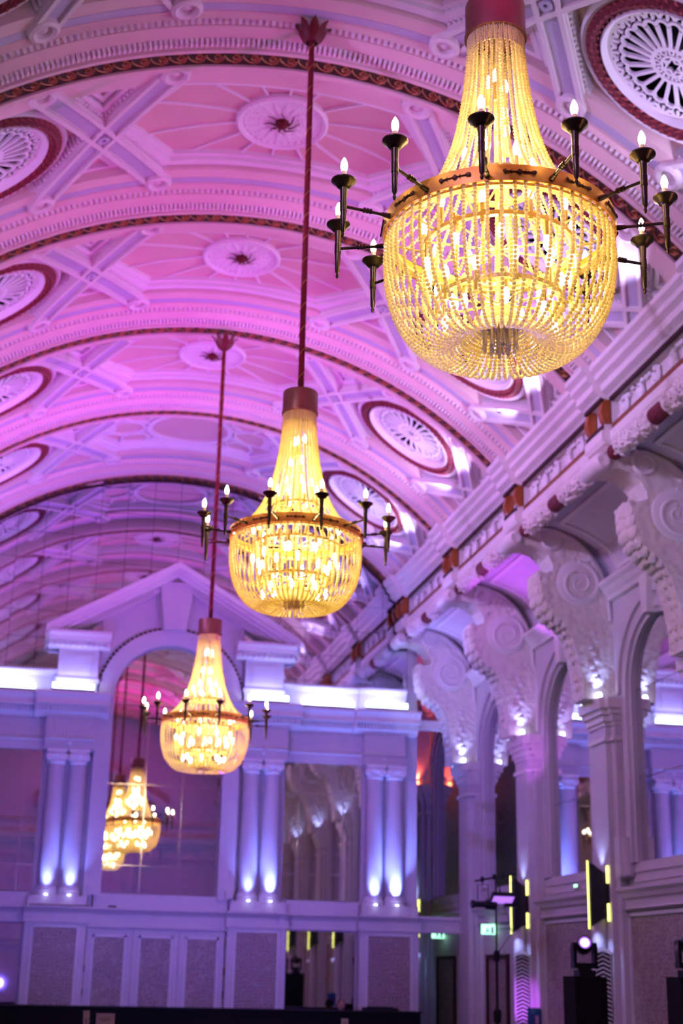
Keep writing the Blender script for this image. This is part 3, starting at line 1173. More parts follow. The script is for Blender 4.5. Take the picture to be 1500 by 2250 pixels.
# light bars on the cornice
LB = {-3.04: 'glowing light bar on the cornice at the left edge, left of the pediment', -1.84: 'glowing light bar on the cornice left of the arch',
      1.84: 'glowing light bar on the cornice right of the arch, behind the far chandelier candles', 3.04: 'glowing light bar on the cornice, middle of the three right of the arch',
      4.18: 'glowing light bar at the end of the cornice, next to the aisle corbel'}
for cx, w_, fw in ((-4.18, .84, .12), (-3.04, 1.04, 0), (-1.84, .78, .2), (1.84, .78, .2), (3.04, 1.04, 0), (4.18, .84, .12)):
    lab = LB.get(cx)
    yy = YE - .28 - fw
    t = thing('light_bar', lab, 'light bar' if lab else None, (EX + cx, yy, 4.93), 'light bars on the end cornice' if lab else None, parent=None if lab else wend)
    obj('housing', MB().box(cx - w_ / 2, cx + w_ / 2, yy + .0, yy + .10, 4.93, 4.99), 'black_matte', t, (EX, 0, 0))
    obj('glowing_face', MB().box(cx - w_ / 2 + .01, cx + w_ / 2 - .01, yy - .02, yy + .08, 4.99, 5.09), 'led_bar', t, (EX, 0, 0))
    l = area('bar_light', (EX + cx, yy + .03, 5.12), (EX + cx, YE + .15, 5.75), (.16, .20, 1.0), 5, w_, .08)
# uplights at the column feet
UL = {-2.03: 'small uplight at the foot of the outer column left of the arched mirror', -1.62: 'small uplight at the foot of the inner column left of the arched mirror',
      1.62: 'small uplight at the foot of the inner column right of the arched mirror', 2.03: 'small uplight at the foot of the outer column right of the arched mirror',
      4.02: 'small uplight under the inner column of the far right pair', 4.43: 'small uplight under the last column beside the side aisle'}
for cx, pw in ((-4.43, 10), (-4.02, 10), (-2.03, 12), (-1.62, 13), (1.62, 12), (2.03, 24), (4.02, 22), (4.43, 38)):
    spot('column_uplight', (EX + cx, YE - .37, 1.34), (EX + cx, YE - .20, 2.1), (.14, .22, 1.0), pw * 8, 75, 1.0, .03)
    b = MB().lathe([(.0, 1.303), (.025, 1.303), (.03, 1.298), (.03, 1.29)], 12, (cx, YE - .33, 0))
    if cx in CL:
        tag(obj('uplight', b, 'led_ice', None, (EX, 0, 0)), UL[cx], 'uplight', 'uplights at the column feet')

# ------------------------------------------------------------------ cornice, cove and arcade of the two long sides
PY = [BAND(k) - .25 for k in range(-4, 7)]        # piers
YS0, YS1 = -1.7, 31.0
rec = [(4.87, 7.95), (4.40, 7.62), (4.33, 7.61), (4.33, 7.53), (4.40, 7.49), (4.40, 7.41), (4.48, 7.37), (4.48, 7.27), (4.56, 7.23), (4.60, 7.19), (4.73, 7.16), (4.73, 6.84), (4.62, 6.82), (4.62, 6.76), (4.58, 6.74), (4.58, 6.62), (4.62, 6.57), (4.72, 6.54), (4.90, 6.54)]
brk = [(4.85, 7.60)] + [(x - .11, z) for x, z in rec[2:-1]] + [(4.85, 6.54)]
cove = [(6.02 - 0.0, 5.70)] + [(4.78 + 1.24 * math.cos(PI / 2 * i / 10), 5.74 + .84 * math.sin(PI / 2 * i / 10)) for i in range(11)]
wall_side = {}


def spiral(c, r0, turns, n, dirn=1, a0=0.):
    return [(c[0] + r0 * (1 - .9 * i / n) * math.cos(a0 + dirn * 2 * PI * turns * i / n), c[1] + r0 * (1 - .9 * i / n) * math.sin(a0 + dirn * 2 * PI * turns * i / n)) for i in range(n + 1)]


corb = [(4.40, 6.32), (4.46, 6.44), (4.62, 6.53), (4.85, 6.58), (5.10, 6.55), (5.40, 6.44), (5.66, 6.22), (5.84, 5.95), (5.97, 5.60), (6.0, 5.2), (6.0, 3.96),
        (5.50, 3.96), (5.49, 4.25), (5.43, 4.60), (5.36, 4.85), (5.27, 5.02), (5.22, 5.10), (5.08, 5.18), (4.96, 5.30), (4.90, 5.46), (4.885, 5.62), (4.82, 5.84), (4.96, 5.83),
        (5.08, 5.88), (5.07, 5.98), (5.00, 6.10), (4.88, 6.21), (4.72, 6.26), (4.56, 6.24), (4.46, 6.23)]


def corbel_parts(s, t, yc):
    w2 = .25
    X = lambda p: (s * p[0], p[1])
    n = len(corb)
    body = MB()
    poly = [X(p) for p in corb]
    body.prism(poly if s > 0 else poly[::-1], 'y', yc - w2, yc + w2)
    obj('bracket_body', body, 'plaster_ornate', t)
    rel = MB()
    for e in (-1, 1):
        y = yc + e * w2
        for (c, r, tr_, dn, a0, th) in (((5.47, 5.70), .33, 2.1, -1, PI * .5, .035), ((5.06, 6.36), .17, 1.6, 1, PI, .026)):
            pts = spiral(c, r, tr_, 40, dn, a0)
            rel.tube([(s * p[0], y + e * .025, p[1]) for p in pts], [th * (1 - .4 * i / 40) for i in range(41)], 6)
            rel.ball((s * c[0], y, c[1]), .07, 8, 5, (1, .7, 1))
            rel.lathe([(0, e * .03), (r * .96, e * .03), (r * 1.05, e * .012), (r * 1.06, 0)], 28, (s * c[0], y, c[1]), axis='y', cap=False)
        # rim bead following the back curve and the leg
        rel.tube([(s * (p[0] - .04), y, p[1] - .04) for p in corb[2:10]], .03, 6)
        for i in range(9):
            z = 4.95 - i * .10
            rel.ball((s * (5.68 + .05 * math.sin(i * 2.1)), y, z), .055, 6, 4, (1.1, .5, .9))
        for i in range(7):
            a = i / 6
            rel.ball((s * (5.25 + .38 * a), y, 6.42 - .35 * a * a), .05, 6, 4, (1.3, .5, .8))
    obj('scroll_relief', rel, 'plaster', t, smooth=True)
    lf = MB()
    for i, (x, z, r) in enumerate([(4.86, 5.80, .07), (4.84, 5.70, .08), (4.86, 5.58, .09), (4.88, 5.46, .09), (4.94, 5.34, .09), (5.02, 5.24, .09), (5.12, 5.17, .09), (5.22, 5.10, .08),
                                   (5.30, 4.98, .06), (5.37, 4.84, .055), (5.41, 4.70, .05), (5.44, 4.56, .05), (5.47, 4.42, .045), (5.48, 4.30, .045), (5.49, 4.15, .04)]):
        for j in (-1, 0, 1):
            lf.ball((s * (x + .02 * abs(j)), yc + j * .15, z), r * 1.05, 8, 5, (.75, 1.15, 1.35))
    tag(obj('acanthus_leaf', lf, 'plaster_ornate', t, smooth=True), kind='stuff')
    rl = MB().lathe([(0, -.30), (.08, -.31), (.11, -.28), (.125, -.24), (.125, .24), (.11, .28), (.08, .31), (0, .30)], 16, (s * 4.48, yc, 6.33), axis='y')
    obj('roll', rl, 'plaster', t, smooth=True)


def arch_face(mb, s, X, yc, hw, z0, z1, r, zs, zb, dep):
    """wall panel with an arched opening; X = face plane, reveal goes dep outward"""
    n = 24
    P = lambda y, z, d=0: (s * (X + d), y, z)
    for e in (-1, 1):
        mb.add([P(yc + e * r, zb), P(yc + e * hw, zb), P(yc + e * hw, zs), P(yc + e * r, zs)], [(0, 1, 2, 3)])
        mb.add([P(yc + e * r, zb), P(yc + e * r, zs), P(yc + e * r, zs, dep), P(yc + e * r, zb, dep)], [(0, 1, 2, 3)])
    mb.add([P(yc - hw, zb), P(yc + hw, zb), P(yc + hw, z0), P(yc - hw, z0)], [(0, 1, 2, 3)])
    mb.add([P(yc - r, zb), P(yc + r, zb), P(yc + r, zb, dep), P(yc - r, zb, dep)], [(0, 1, 2, 3)])
    for i in range(n):
        a0, a1 = PI * i / n, PI * (i + 1) / n
        ya, yb_ = yc + r * math.cos(a0), yc + r * math.cos(a1)
        za, zb_ = zs + r * math.sin(a0), zs + r * math.sin(a1)
        mb.add([P(ya, za), P(yb_, zb_), P(yb_, z1), P(ya, z1)], [(0, 1, 2, 3)])
        mb.add([P(ya, za), P(yb_, zb_), P(yb_, zb_, dep), P(ya, za, dep)], [(0, 1, 2, 3)])
    for e in (-1, 1):
        mb.add([P(yc + e * r, zs), P(yc + e * hw, zs), P(yc + e * hw, z1), P(yc + e * r, z1)], [(0, 1, 2, 3)])


CBL = {2: 'largest carved scroll corbel under the cornice, cut by the right edge', 3: 'second carved scroll corbel, clear above the pier with the white loudspeaker',
       4: 'third carved scroll corbel, lit violet, above the pier behind the light stand', 5: 'fourth scroll corbel, blue-white lit underneath, beside the end wall'}
PIL = {3: 'square pier carrying the white loudspeaker', 4: 'square pier with violet-lit capital behind the light stand', 5: 'slim pier at the corner of the end wall and the aisle', 6: 'far aisle pier with orange-red lit foot of its arch'}
for s in (-1, 1):
    side = 'right' if s > 0 else 'left'
    W = struct('wall_' + side, (s * 6.05, 0, -H))
    core = MB().box(*sorted((s * 6.10, s * 6.4)), YS0, YS1, -H, 6.0)
    obj('wall_core', core, 'wall_paint', W)
    cv = MB()
    cv.grid([[(s * x, y, z) for x, z in cove] for y in (YS0, YS1)])
    obj('cove', cv, 'wall_paint', W, smooth=True)
    # main cornice
    T = struct('trim_%d' % (20 if s > 0 else 21), (s * 4.6, 0, 6.5))
    poly = [(s * x, z) for x, z in rec]
    obj('cornice_body', MB().prism(poly if s > 0 else poly[::-1], 'y', YS0, 27.1), 'plaster', T)
    # dark and gold bead rows, scroll frieze, garland, per bay
    bay_mb = {}
    b = MB()
    for i in range(int(2.88 / .06)):
        y = .3 + (i + .5) * .06
        b.box(*sorted((s * 4.585, s * 4.63)), y - .019, y + .019, 7.15, 7.235)
    me_dk = b.mesh('bead_row', 'band_dark')
    b = MB()
    for i in range(int(2.88 / .055)):
        y = .3 + (i + .5) * .055
        b.box(*sorted((s * 4.60, s * 4.64)), y - .018, y + .018, 6.755, 6.825)
    me_gd = b.mesh('gold_bead_row', 'band_gold')
    me_gs = MB().box(*sorted((s * 4.612, s * 4.64)), .3, 3.18, 6.74, 6.84).mesh('gold_bead_ground', 'band_dark')
    b = MB()
    rng = random.Random(3)
    for i in range(6):
        y = .3 + .24 + i * .48
        pts = spiral((y, 7.0), .125, 1.5, 22, 1 if i % 2 else -1, PI / 2 if i % 2 else -PI / 2)
        b.tube([(s * 4.69, p[0], p[1]) for p in pts], [.034 * (1 - .5 * q / 22) for q in range(23)], 5)
        b.ball((s * 4.69, y, 7.0), .055, 7, 5, (.6, 1, 1))
        for q in range(7):
            b.ball((s * 4.70, y + rng.uniform(-.24, .24), 7.0 + rng.choice((-1, 1)) * rng.uniform(.08, .14)), rng.uniform(.028, .05), 6, 4, (.9, 1.4, .9))
    me_sw = b.mesh('scrollwork', 'plaster_white', True)
    gar = []
    for nm, y0, y1, r, mt in (('garland_tie', .30, .48, .105, 'ribbon_red'), ('flower_garland', .48, 1.50, .125, 'plaster_flower'), ('garland_tie', 1.50, 1.92, .11, 'ribbon_red'), ('flower_garland', 1.92, 2.95, .125, 'plaster_flower'), ('garland_tie', 2.95, 3.18, .105, 'ribbon_red')):
        b = MB().lathe([(0, y0), (r * .8, y0 + .005), (r, y0 + .03), (r, (y0 + y1) / 2), (r, y1 - .03), (r * .8, y1 - .005), (0, y1)], 14, (s * 4.62, 0, 6.44), axis='y')
        if mt == 'plaster_flower':
            L = y1 - y0
            for q in range(int(L * 90)):
                a = rng.uniform(PI * .55, PI * 1.7)
                b.ball((s * 4.62 + s * r * math.cos(a), y0 + rng.random() * L, 6.44 + r * math.sin(a)), rng.uniform(.022, .036), 5, 4)
        gar.append((nm, b.mesh(nm, mt, True), mt))
    for i, yp in enumerate(PY[:-1]):
        if yp > 27: continue
        if yp > -1.2:
            poly = [(s * x, z) for x, z in brk]
            obj('cornice_break', MB().prism(poly if s > 0 else poly[::-1], 'y', yp - .3, yp + .3), 'plaster', T)
            for e in (-1, 1):
                obj('bronze_console', MB().prism([(s * 4.55, 7.17), (s * 4.50, 7.14), (s * 4.47, 7.0), (s * 4.50, 6.88), (s * 4.54, 6.84), (s * 4.60, 6.84), (s * 4.60, 7.17)], 'y', yp + e * .24 - .06, yp + e * .24 + .06), 'bronze_tassel', T)
            b = MB()
            for q in range(10):
                y = yp - .3 + (q + .5) * .06
                b.box(*sorted((s * 4.475, s * 4.52)), y - .019, y + .019, 7.15, 7.235)
                b.box(*sorted((s * 4.49, s * 4.53)), y - .018, y + .018, 6.755, 6.825)
            tag(obj('bead_row', b, 'band_dark', T), kind='stuff')
        if -1.2 < yp < 26:
            for nm, me in (('bead_row', me_dk), ('gold_bead_row', me_gd), ('gold_bead_ground', me_gs), ('scrollwork', me_sw)):
                o = obj(nm, me, None, T, (0, yp, 0))
                if nm != 'gold_bead_ground': tag(o, kind='stuff')
            for nm, me, mt in gar:
                obj(nm, me, None, T, (0, yp, 0))
    # arcade bays
    for i in range(len(PY) - 1):
        y0, y1 = PY[i], PY[i + 1]
        yc = (y0 + y1) / 2
        if yc > 31 or yc < -1.7: continue
        y0 = max(y0, -1.95)
        b = MB()
        arch_face(b, s, 5.99, yc, S / 2, 1.58, 5.74, .93, 4.0, 1.58, .09)
        obj('arch_panel', b, 'wall_paint', W)
        b = MB()
        for (r0, r1, pr) in ((1.00, 1.07, .05), (1.07, 1.22, .02), (1.22, 1.32, .07)):
            rows = []
            for q in range(25):
                a = PI * q / 24
                c_, s_ = math.cos(a), math.sin(a)
                rows.append([(s * 6.0, yc + r0 * c_, 4.0 + r0 * s_), (s * (5.985 - pr), yc + r0 * c_, 4.0 + r0 * s_), (s * (5.985 - pr), yc + r1 * c_, 4.0 + r1 * s_), (s * 6.0, yc + r1 * c_, 4.0 + r1 * s_)])
            b.grid(rows)
            for e in (-1, 1):
                if r0 < 1.2:
                    b.box(*sorted((s * (5.985 - pr), s * 6.0)), *sorted((yc + e * r0, yc + e * r1)), 1.6, 4.0)
        obj('archivolt', b, 'wall_paint', W)
        # wall cornice above the arch
        pl = [(6.02, 5.72), (5.76, 5.72), (5.76, 5.67), (5.82, 5.62), (5.86, 5.56), (5.90, 5.52), (5.92, 5.46), (6.02, 5.46)]
        obj('wall_cornice', MB().prism([(s * x, z) for x, z in pl], 'y', y0, y1), 'plaster', W)
        obj('arch_keystone', MB().prism([(yc - .09, 4.92), (yc + .09, 4.92), (yc + .14, 5.47), (yc - .14, 5.47)], 'x', *sorted((s * 5.84, s * 6.0))), 'plaster', W)
        cp = MB()
        cvf = lambda th, d: (s * (4.78 + (1.24 - d) * math.cos(th)), 5.74 + (.84 - d) * math.sin(th))
        loop = [(y0 + .55, .22), (y1 - .55, .22), (y1 - .55, 1.30), (y0 + .55, 1.30)]
        for q in range(4):
            (ya, ta), (yb_, tb) = loop[q], loop[(q + 1) % 4]
            rows = []
            for w_ in range(9):
                y, t_ = ya + (yb_ - ya) * w_ / 8, ta + (tb - ta) * w_ / 8
                if ta == tb:
                    rows.append([(lambda c: (c[0], y, c[1]))(cvf(t_ + dt, dd)) for dt, dd in ((-.035, 0), (-.035, .03), (.035, .03), (.035, 0))])
                else:
                    rows.append([(lambda c: (c[0], y + dy, c[1]))(cvf(t_, dd)) for dy, dd in ((-.04, 0), (-.04, .03), (.04, .03), (.04, 0))])
            cp.grid(rows)
        obj('cove_frame', cp, 'plaster', W)
        # ledge and damask panel
        lp = [(6.02, 1.27), (5.84, 1.27), (5.84, 1.23), (5.88, 1.18), (5.90, 1.12), (5.93, 1.10), (5.93, 1.00), (5.91, .98), (5.95, .95), (6.02, .95)]
        obj('ledge', MB().prism([(s * x, z) for x, z in lp], 'y', y0 + .3, y1 - .3), 'wall_paint', W)
        b = MB().box(*sorted((s * 5.99, s * 6.1)), y0 + .3, y1 - .3, 1.27, 1.60)
        b.box(*sorted((s * 5.97, s * 6.0)), yc - 1.05, yc + 1.05, 1.33, 1.36)
        b.box(*sorted((s * 5.97, s * 6.0)), yc - 1.05, yc + 1.05, 1.46, 1.49)
        obj('wall_apron', b, 'wall_paint', W)
        b = MB().box(*sorted((s * 6.0, s * 6.1)), y0 + .3, y1 - .3, -H, .95)
        obj('lower_wall', b, 'wall_paint', W)
        if not (s > 0 and i in (8, 9)):
            obj('damask_panel', MB().box(*sorted((s * 5.985, s * 6.05)), y0 + .5, y1 - .5, -1.05, .88), 'damask_paper', W)
        fr = MB()
        for (p, q, r, t_) in ((y0 + .45, y0 + .5, -1.1, .93), (y1 - .5, y1 - .45, -1.1, .93), (y0 + .45, y1 - .45, .88, .93), (y0 + .45, y1 - .45, -1.1, -1.05)):
            fr.box(*sorted((s * 5.96, s * 6.05)), p, q, r, t_)
        obj('panel_frame', fr, 'white_paint', W)
        # arched mirror
        nm = None
        if s > 0:
            nm = {6: 'arched wall mirror at the right edge reflecting the pediment and a chandelier', 7: 'arched wall mirror between the loudspeaker pier and the violet pier',
                  8: 'narrow arched wall mirror behind the light stand', 9: 'sliver of arched wall mirror beside the orange-lit far pier'}.get(i)
        t = thing('wall_mirror', nm, 'mirror' if nm else None, (s * 6.08, yc, 1.58), parent=None if nm else W)
        x0, x1 = sorted((s * 6.06, s * 6.075))
        obj('pane', MB().box(x0, x1, yc - .93, yc + .93, 1.58, 2.74), 'mirror', t)
        obj('pane', MB().box(x0, x1, yc - .93, yc + .93, 2.75, 3.99), 'mirror', t)
        obj('arched_pane', MB().prism([(yc + .93 * math.cos(PI * q / 24), 4.0 + .93 * math.sin(PI * q / 24)) for q in range(25)], 'x', x0, x1), 'mirror', t)
    # piers, corbels, uplights
    for i, yp in enumerate(PY):
        if yp > 31.5 or yp < -1.3: continue
        k = i - 4
        lab = None
        t = thing('pier', lab, 'pier' if lab else None, (s * 5.95, yp, -H), 'piers of the arcade' if lab else None, parent=None if lab else W)
        X = lambda a, b_: sorted((s * a, s * b_))
        b = MB().box(*X(5.79, 6.1), yp - .3, yp + .3, -H, 3.56)
        b.box(*X(5.88, 6.1), yp - .44, yp + .44, -H, 3.56)
        obj('shaft', b, 'wall_paint', t)
        c = MB()
        for (z0, z1, p) in ((3.34, 3.40, .035), (3.56, 3.62, .02), (3.62, 3.72, .05), (3.72, 3.80, .09), (3.80, 3.96, .13)):
            c.box(*X(5.79 - p, 6.1), yp - .3 - p, yp + .3 + p, z0, z1)
            c.box(*X(5.88 - p, 6.1), yp - .44 - p * .7, yp + .44 + p * .7, z0, z1)
        obj('capital', c, 'plaster', t)
        if k == 6:
            b = MB().box(*X(5.6, 6.1), yp - .3, yp + .3, 3.96, 5.5)
            obj('upper_shaft', b, 'wall_paint', t)
        if yp < 27.5:
            labc = CBL.get(k) if s > 0 else None
            tc_ = thing('corbel', labc, 'corbel' if labc else None, (s * 5.7, yp, 3.96), 'scroll corbels under the cornice' if labc else None, parent=None if labc else W)
            corbel_parts(s, tc_, yp)
        if yp > 5 and s > 0 or (s < 0 and yp > 12):
            for e in (-1, 1):
                yy = yp + e * .335
                col = (.32, .40, 1.0) if k != 6 else (1.0, .12, .05)
                if s > 0 and k in (3, 4, 5, 6):
                    tag(obj('uplight', MB().lathe([(0, 4.04), (.035, 4.04), (.04, 4.0), (.03, 3.96)], 10, (5.70, yy, 0)), 'led_ice' if k != 6 else 'led_orange'),
                        '%s uplight on the %s side of the %s' % ('white' if k != 6 else 'orange', 'near' if e < 0 else 'far', {3: 'capital above the loudspeaker', 4: 'violet-lit pier capital', 5: 'corner pier capital by the end wall', 6: 'far aisle pier capital'}[k]), 'uplight', 'uplights on the pier capitals')
                spot('pier_uplight', (s * 5.70, yy, 4.07), (s * 5.70, yy - e * .10, 4.7), col, 17 if k != 6 else 40, 95, 1.0, .02)

# cove wash lamps (violet in the second visible bay, faint mauve elsewhere)
spot('cove_wash', (4.9, 21.9, 4.4), (5.3, 21.6, 6.5), (.50, .08, 1.0), 240, 75, .7, .05)
spot('cove_wash', (4.9, 25.2, 4.4), (5.4, 25.2, 6.3), (.35, .22, 1.0), 130, 80, .7, .05)
spot('cove_wash', (4.9, 29.0, 4.4), (5.4, 29.0, 6.3), (1.0, .1, .6), 120, 80, .7, .05)
spot('corbel_wash', (4.2, 24.6, 2.2), (5.2, 26.6, 5.6), (.45, .5, 1.0), 120, 35, .6, .05)
# aisle end and beams beside the end wall
we = struct('wall_aisle_end', (5.5, 31, -H))
for s in (-1, 1):
    X = lambda a, b_: sorted((s * a, s * b_))
    obj('aisle_end', MB().box(*X(4.8, 6.4), 31.0, 31.2, -H, 7), 'wall_paint', we)
    obj('aisle_inner_wall', MB().box(*X(4.75, 4.9), 27.4, 31.0, -H, 7), 'wall_paint', we)
    b = MB().box(*X(4.88, 5.80), 26.98, 27.2, .82, 1.06)
    b.box(*X(4.88, 5.80), 26.93, 27.2, 1.06, 1.12)
    obj('aisle_beam', b, 'wall_paint', we)
    obj('aisle_beam', MB().box(*X(4.65, 5.80), 27.0, 27.16, 4.66, 4.84), 'plaster', we)
# dark doorways of the right aisle
for n_, (ya, yb_) in enumerate(((24.75, 25.85), (28.05, 29.2))):
    d = struct('door_%d' % (n_ + 2), (6.0, ya, -H))
    obj('door_leaf', MB().box(5.985, 6.05, ya, yb_, -H, .38), 'damask_paper', d)
    b = MB().box(5.94, 6.0, ya - .06, ya, -H, .44)
    b.box(5.94, 6.0, yb_, yb_ + .06, -H, .44)
    b.box(5.94, 6.0, ya, yb_, .38, .44)
    obj('door_frame', b, 'band_dark', d)

# ------------------------------------------------------------------ chandeliers (local origin: centre of the gilt ring)
RR = .625


def resample(pts, step):
    P = [Vector((p[0], p[1], 0)) for p in pts]
    out = [P[0]]
    acc = 0.
    for a, b in zip(P[:-1], P[1:]):
        L = (b - a).length
        t = step - acc
        while t <= L:
            out.append(a + (b - a) * (t / L))
            t += step
        acc = (acc + L) % step if L >= step - acc else acc + L
    return [(p.x, p.y) for p in out]


def smooth_curve(ctrl, n=12):
    """Catmull-Rom through (r, z) points"""
    P = [ctrl[0]] + ctrl + [ctrl[-1]]
    out = []
    for i in range(1, len(P) - 2):
        for t in range(n):
            u = t / n
            out.append(tuple(.5 * ((2 * P[i][c]) + (-P[i - 1][c] + P[i + 1][c]) * u + (2 * P[i - 1][c] - 5 * P[i][c] + 4 * P[i + 1][c] - P[i + 2][c]) * u * u + (-P[i - 1][c] + 3 * P[i][c] - 3 * P[i + 1][c] + P[i + 2][c]) * u ** 3) for c in (0, 1)))
    out.append(ctrl[-1])
    return out


def strand(ctrl, r, step, wob=0.):
    b = MB()
    for i, (x, z) in enumerate(resample(smooth_curve(ctrl), step)):
        b.ball((x, wob * math.sin(i * .9), z), r * (1.0 if i % 7 else 1.12), 6, 4, (1, 1, .92))
    return b


up_c = [(.150, 1.24), (.168, 1.0), (.20, .75), (.255, .50), (.345, .28), (.455, .13), (.585, .045)]
lo_c = [(.605, -.05), (.613, -.16), (.605, -.30), (.575, -.44), (.515, -.565), (.43, -.655), (.34, -.69), (.25, -.665), (.16, -.585), (.085, -.53)]
in_c = [(.110, 1.22), (.12, .9), (.15, .6), (.20, .3), (.27, .05), (.33, -.16)]
cur_c = [(.40, -.08), (.405, -.22), (.41, -.36), (.39, -.48)]
me_up = strand(up_c, .0108, .0205).mesh('bead_strand', 'glass_bead', True)
me_lo = strand(lo_c, .0118, .0220).mesh('bead_strand', 'glass_bead', True)
me_in = strand(in_c, .010, .0235).mesh('bead_strand', 'glass_bead', True)
me_cur = strand(cur_c, .0125, .0250).mesh('bead_strand', 'glass_bead', True)
me_ring = MB().lathe([(RR - .012, -.045), (RR, -.045), (RR + .004, .0), (RR, .045), (RR - .012, .045), (RR - .014, 0), (RR - .012, -.045)], 72, cap=False).mesh('ring_band', 'ring_gold', True)
b = MB()
for i in range(5):
    x = -.07 + .035 * i
    b.tube([(x - .014, 0, 0), (x, 0, .016), (x + .014, 0, 0), (x, 0, -.016)], .0045, 4, True)
b.tube([(-.085, 0, 0), (.085, 0, 0)], .004, 4)
for x in (-.075, 0, .075):
    b.ball((x, 0, 0), .012, 6, 4, (1, .5, 1))
me_orn = b.mesh('ring_ornament', 'ornament_dark')
me_drum = MB().lathe([(.0, 1.46), (.166, 1.46), (.170, 1.45), (.170, 1.26), (.176, 1.255), (.176, 1.235), (.168, 1.23), (.15, 1.23), (.15, 1.25), (0, 1.25)], 40).mesh('drum', 'drum_copper', True)
b = MB()
for i in range(72):
    a = 2 * PI * i / 72
    b.tube([(.158 * math.cos(a), .158 * math.sin(a), 1.245), (.160 * math.cos(a), .160 * math.sin(a), 1.13)], .005, 4)
me_fringe = b.mesh('glass_fringe', 'glass_bead')
b = MB()
b.lathe([(.018, 1.3), (.018, -.48)], 8)
for (r, z, n_) in ((.20, .30, 8), (.40, -.10, 10), (.33, -.42, 10)):
    b.lathe([(r - .014, z - .012), (r + .014, z - .012), (r + .014, z + .012), (r - .014, z + .012), (r - .014, z - .012)], 36, cap=False)
    for i in range(n_):
        a = 2 * PI * i / n_
        b.tube([(0, 0, z), (r * math.cos(a), r * math.sin(a), z)], .007, 4)
b.lathe([(.56, -.055), (.60, -.055), (.60, -.04), (.56, -.04), (.56, -.055)], 48, cap=False)
for i in range(10):
    a = 2 * PI * (i + .5) / 10
    b.tube([(.38 * math.cos(a), .38 * math.sin(a), -.10), (.6 * math.cos(a), .6 * math.sin(a), -.04)], .007, 4)
me_frame = b.mesh('inner_frame', 'frame_brass')
me_hub = MB().lathe([(0, -.44), (.075, -.45), (.095, -.48), (.095, -.52), (.07, -.545), (0, -.55)], 20).mesh('bottom_hub', 'frame_brass', True)
b = MB()
b.tube([(0, 0, -.52), (0, 0, -.66)], [.0065, .0075], 6)
b.ball((0, 0, -.672), .010, 6, 4, (1, 1, 1.6))
me_drop = b.mesh('glass_drop', 'glass_bead', True)


def bulb_prof(s=1.0):
    return [(0, .0), (.012 * s, .002 * s), (.0165 * s, .018 * s), (.0195 * s, .034 * s), (.0165 * s, .055 * s), (.009 * s, .075 * s), (0, .088 * s)]


me_bulb = MB().lathe(bulb_prof(1.0), 12).mesh('bulb', 'bulb_tip', True)
me_ibulb = MB().lathe([(0, -.045), (.010, -.04), (.011, 0)] + bulb_prof(1.0)[1:], 10).mesh('inner_bulb', 'bulb_warm', True)
me_sock = MB().lathe([(.0, -.12), (.013, -.12), (.013, -.005), (.0, .002)], 8).mesh('socket', 'frame_brass', True)
# candle arm; local x is outward, origin at ring centre
b = MB()
b.tube([(RR - .002, 0, -.005), (RR + .05, 0, -.005)], [.016, .012], 8)
b.tube([(RR + .05, 0, -.005), (.885, 0, .0)], .0085, 8)
for x in (.735, .752, .769):
    b.lathe([(0, x - .006), (.015, x - .005), (.015, x + .005), (0, x + .006)], 8, axis='x')
b.lathe([(0, -.185), (.006, -.18), (.010, -.165), (.006, -.155), (.013, -.14), (.0155, -.06), (.0165, -.03), (.019, -.028), (.019, .028), (.0165, .03), (.018, .06), (.021, .115), (0, .115)], 12, (.885, 0, 0))
me_arm = b.mesh('candle_arm', 'dark_bronze', True)
me_cup = MB().lathe([(.018, .105), (.034, .112), (.044, .126), (.060, .140), (.066, .146), (.066, .153), (.058, .156), (.03, .146), (0, .146)], 20, (.885, 0, 0)).mesh('drip_cup', 'dark_bronze', True)
me_cand = MB().lathe([(.0135, .145), (.0135, .206), (0, .208)], 10, (.885, 0, 0)).mesh('candle', 'candle_wax', True)
# hanging rod and ceiling flower
def flower_mb():
    f = MB().lathe([(.0, -.16), (.03, -.16), (.034, -.13), (.05, -.09), (.075, -.03), (.07, .04), (.0, .05)], 14)
    for i in range(8):
        a = 2 * PI * i / 8
        c, s_ = math.cos(a), math.sin(a)
        pts = [(.05, -.12), (.095, -.08), (.125, -.02), (.15, .045), (.20, .085)]
        rows = []
        for q, (r, z) in enumerate(pts):
            wd = (.03, .05, .055, .04, .006)[q]
            rows.append([(r * c - wd * s_, r * s_ + wd * c, z), ((r + .012) * c, (r + .012) * s_, z - .008), (r * c + wd * s_, r * s_ - wd * c, z)])
        f.grid(rows)
    return f


me_flower = flower_mb().mesh('ceiling_flower', 'flower_red', True)


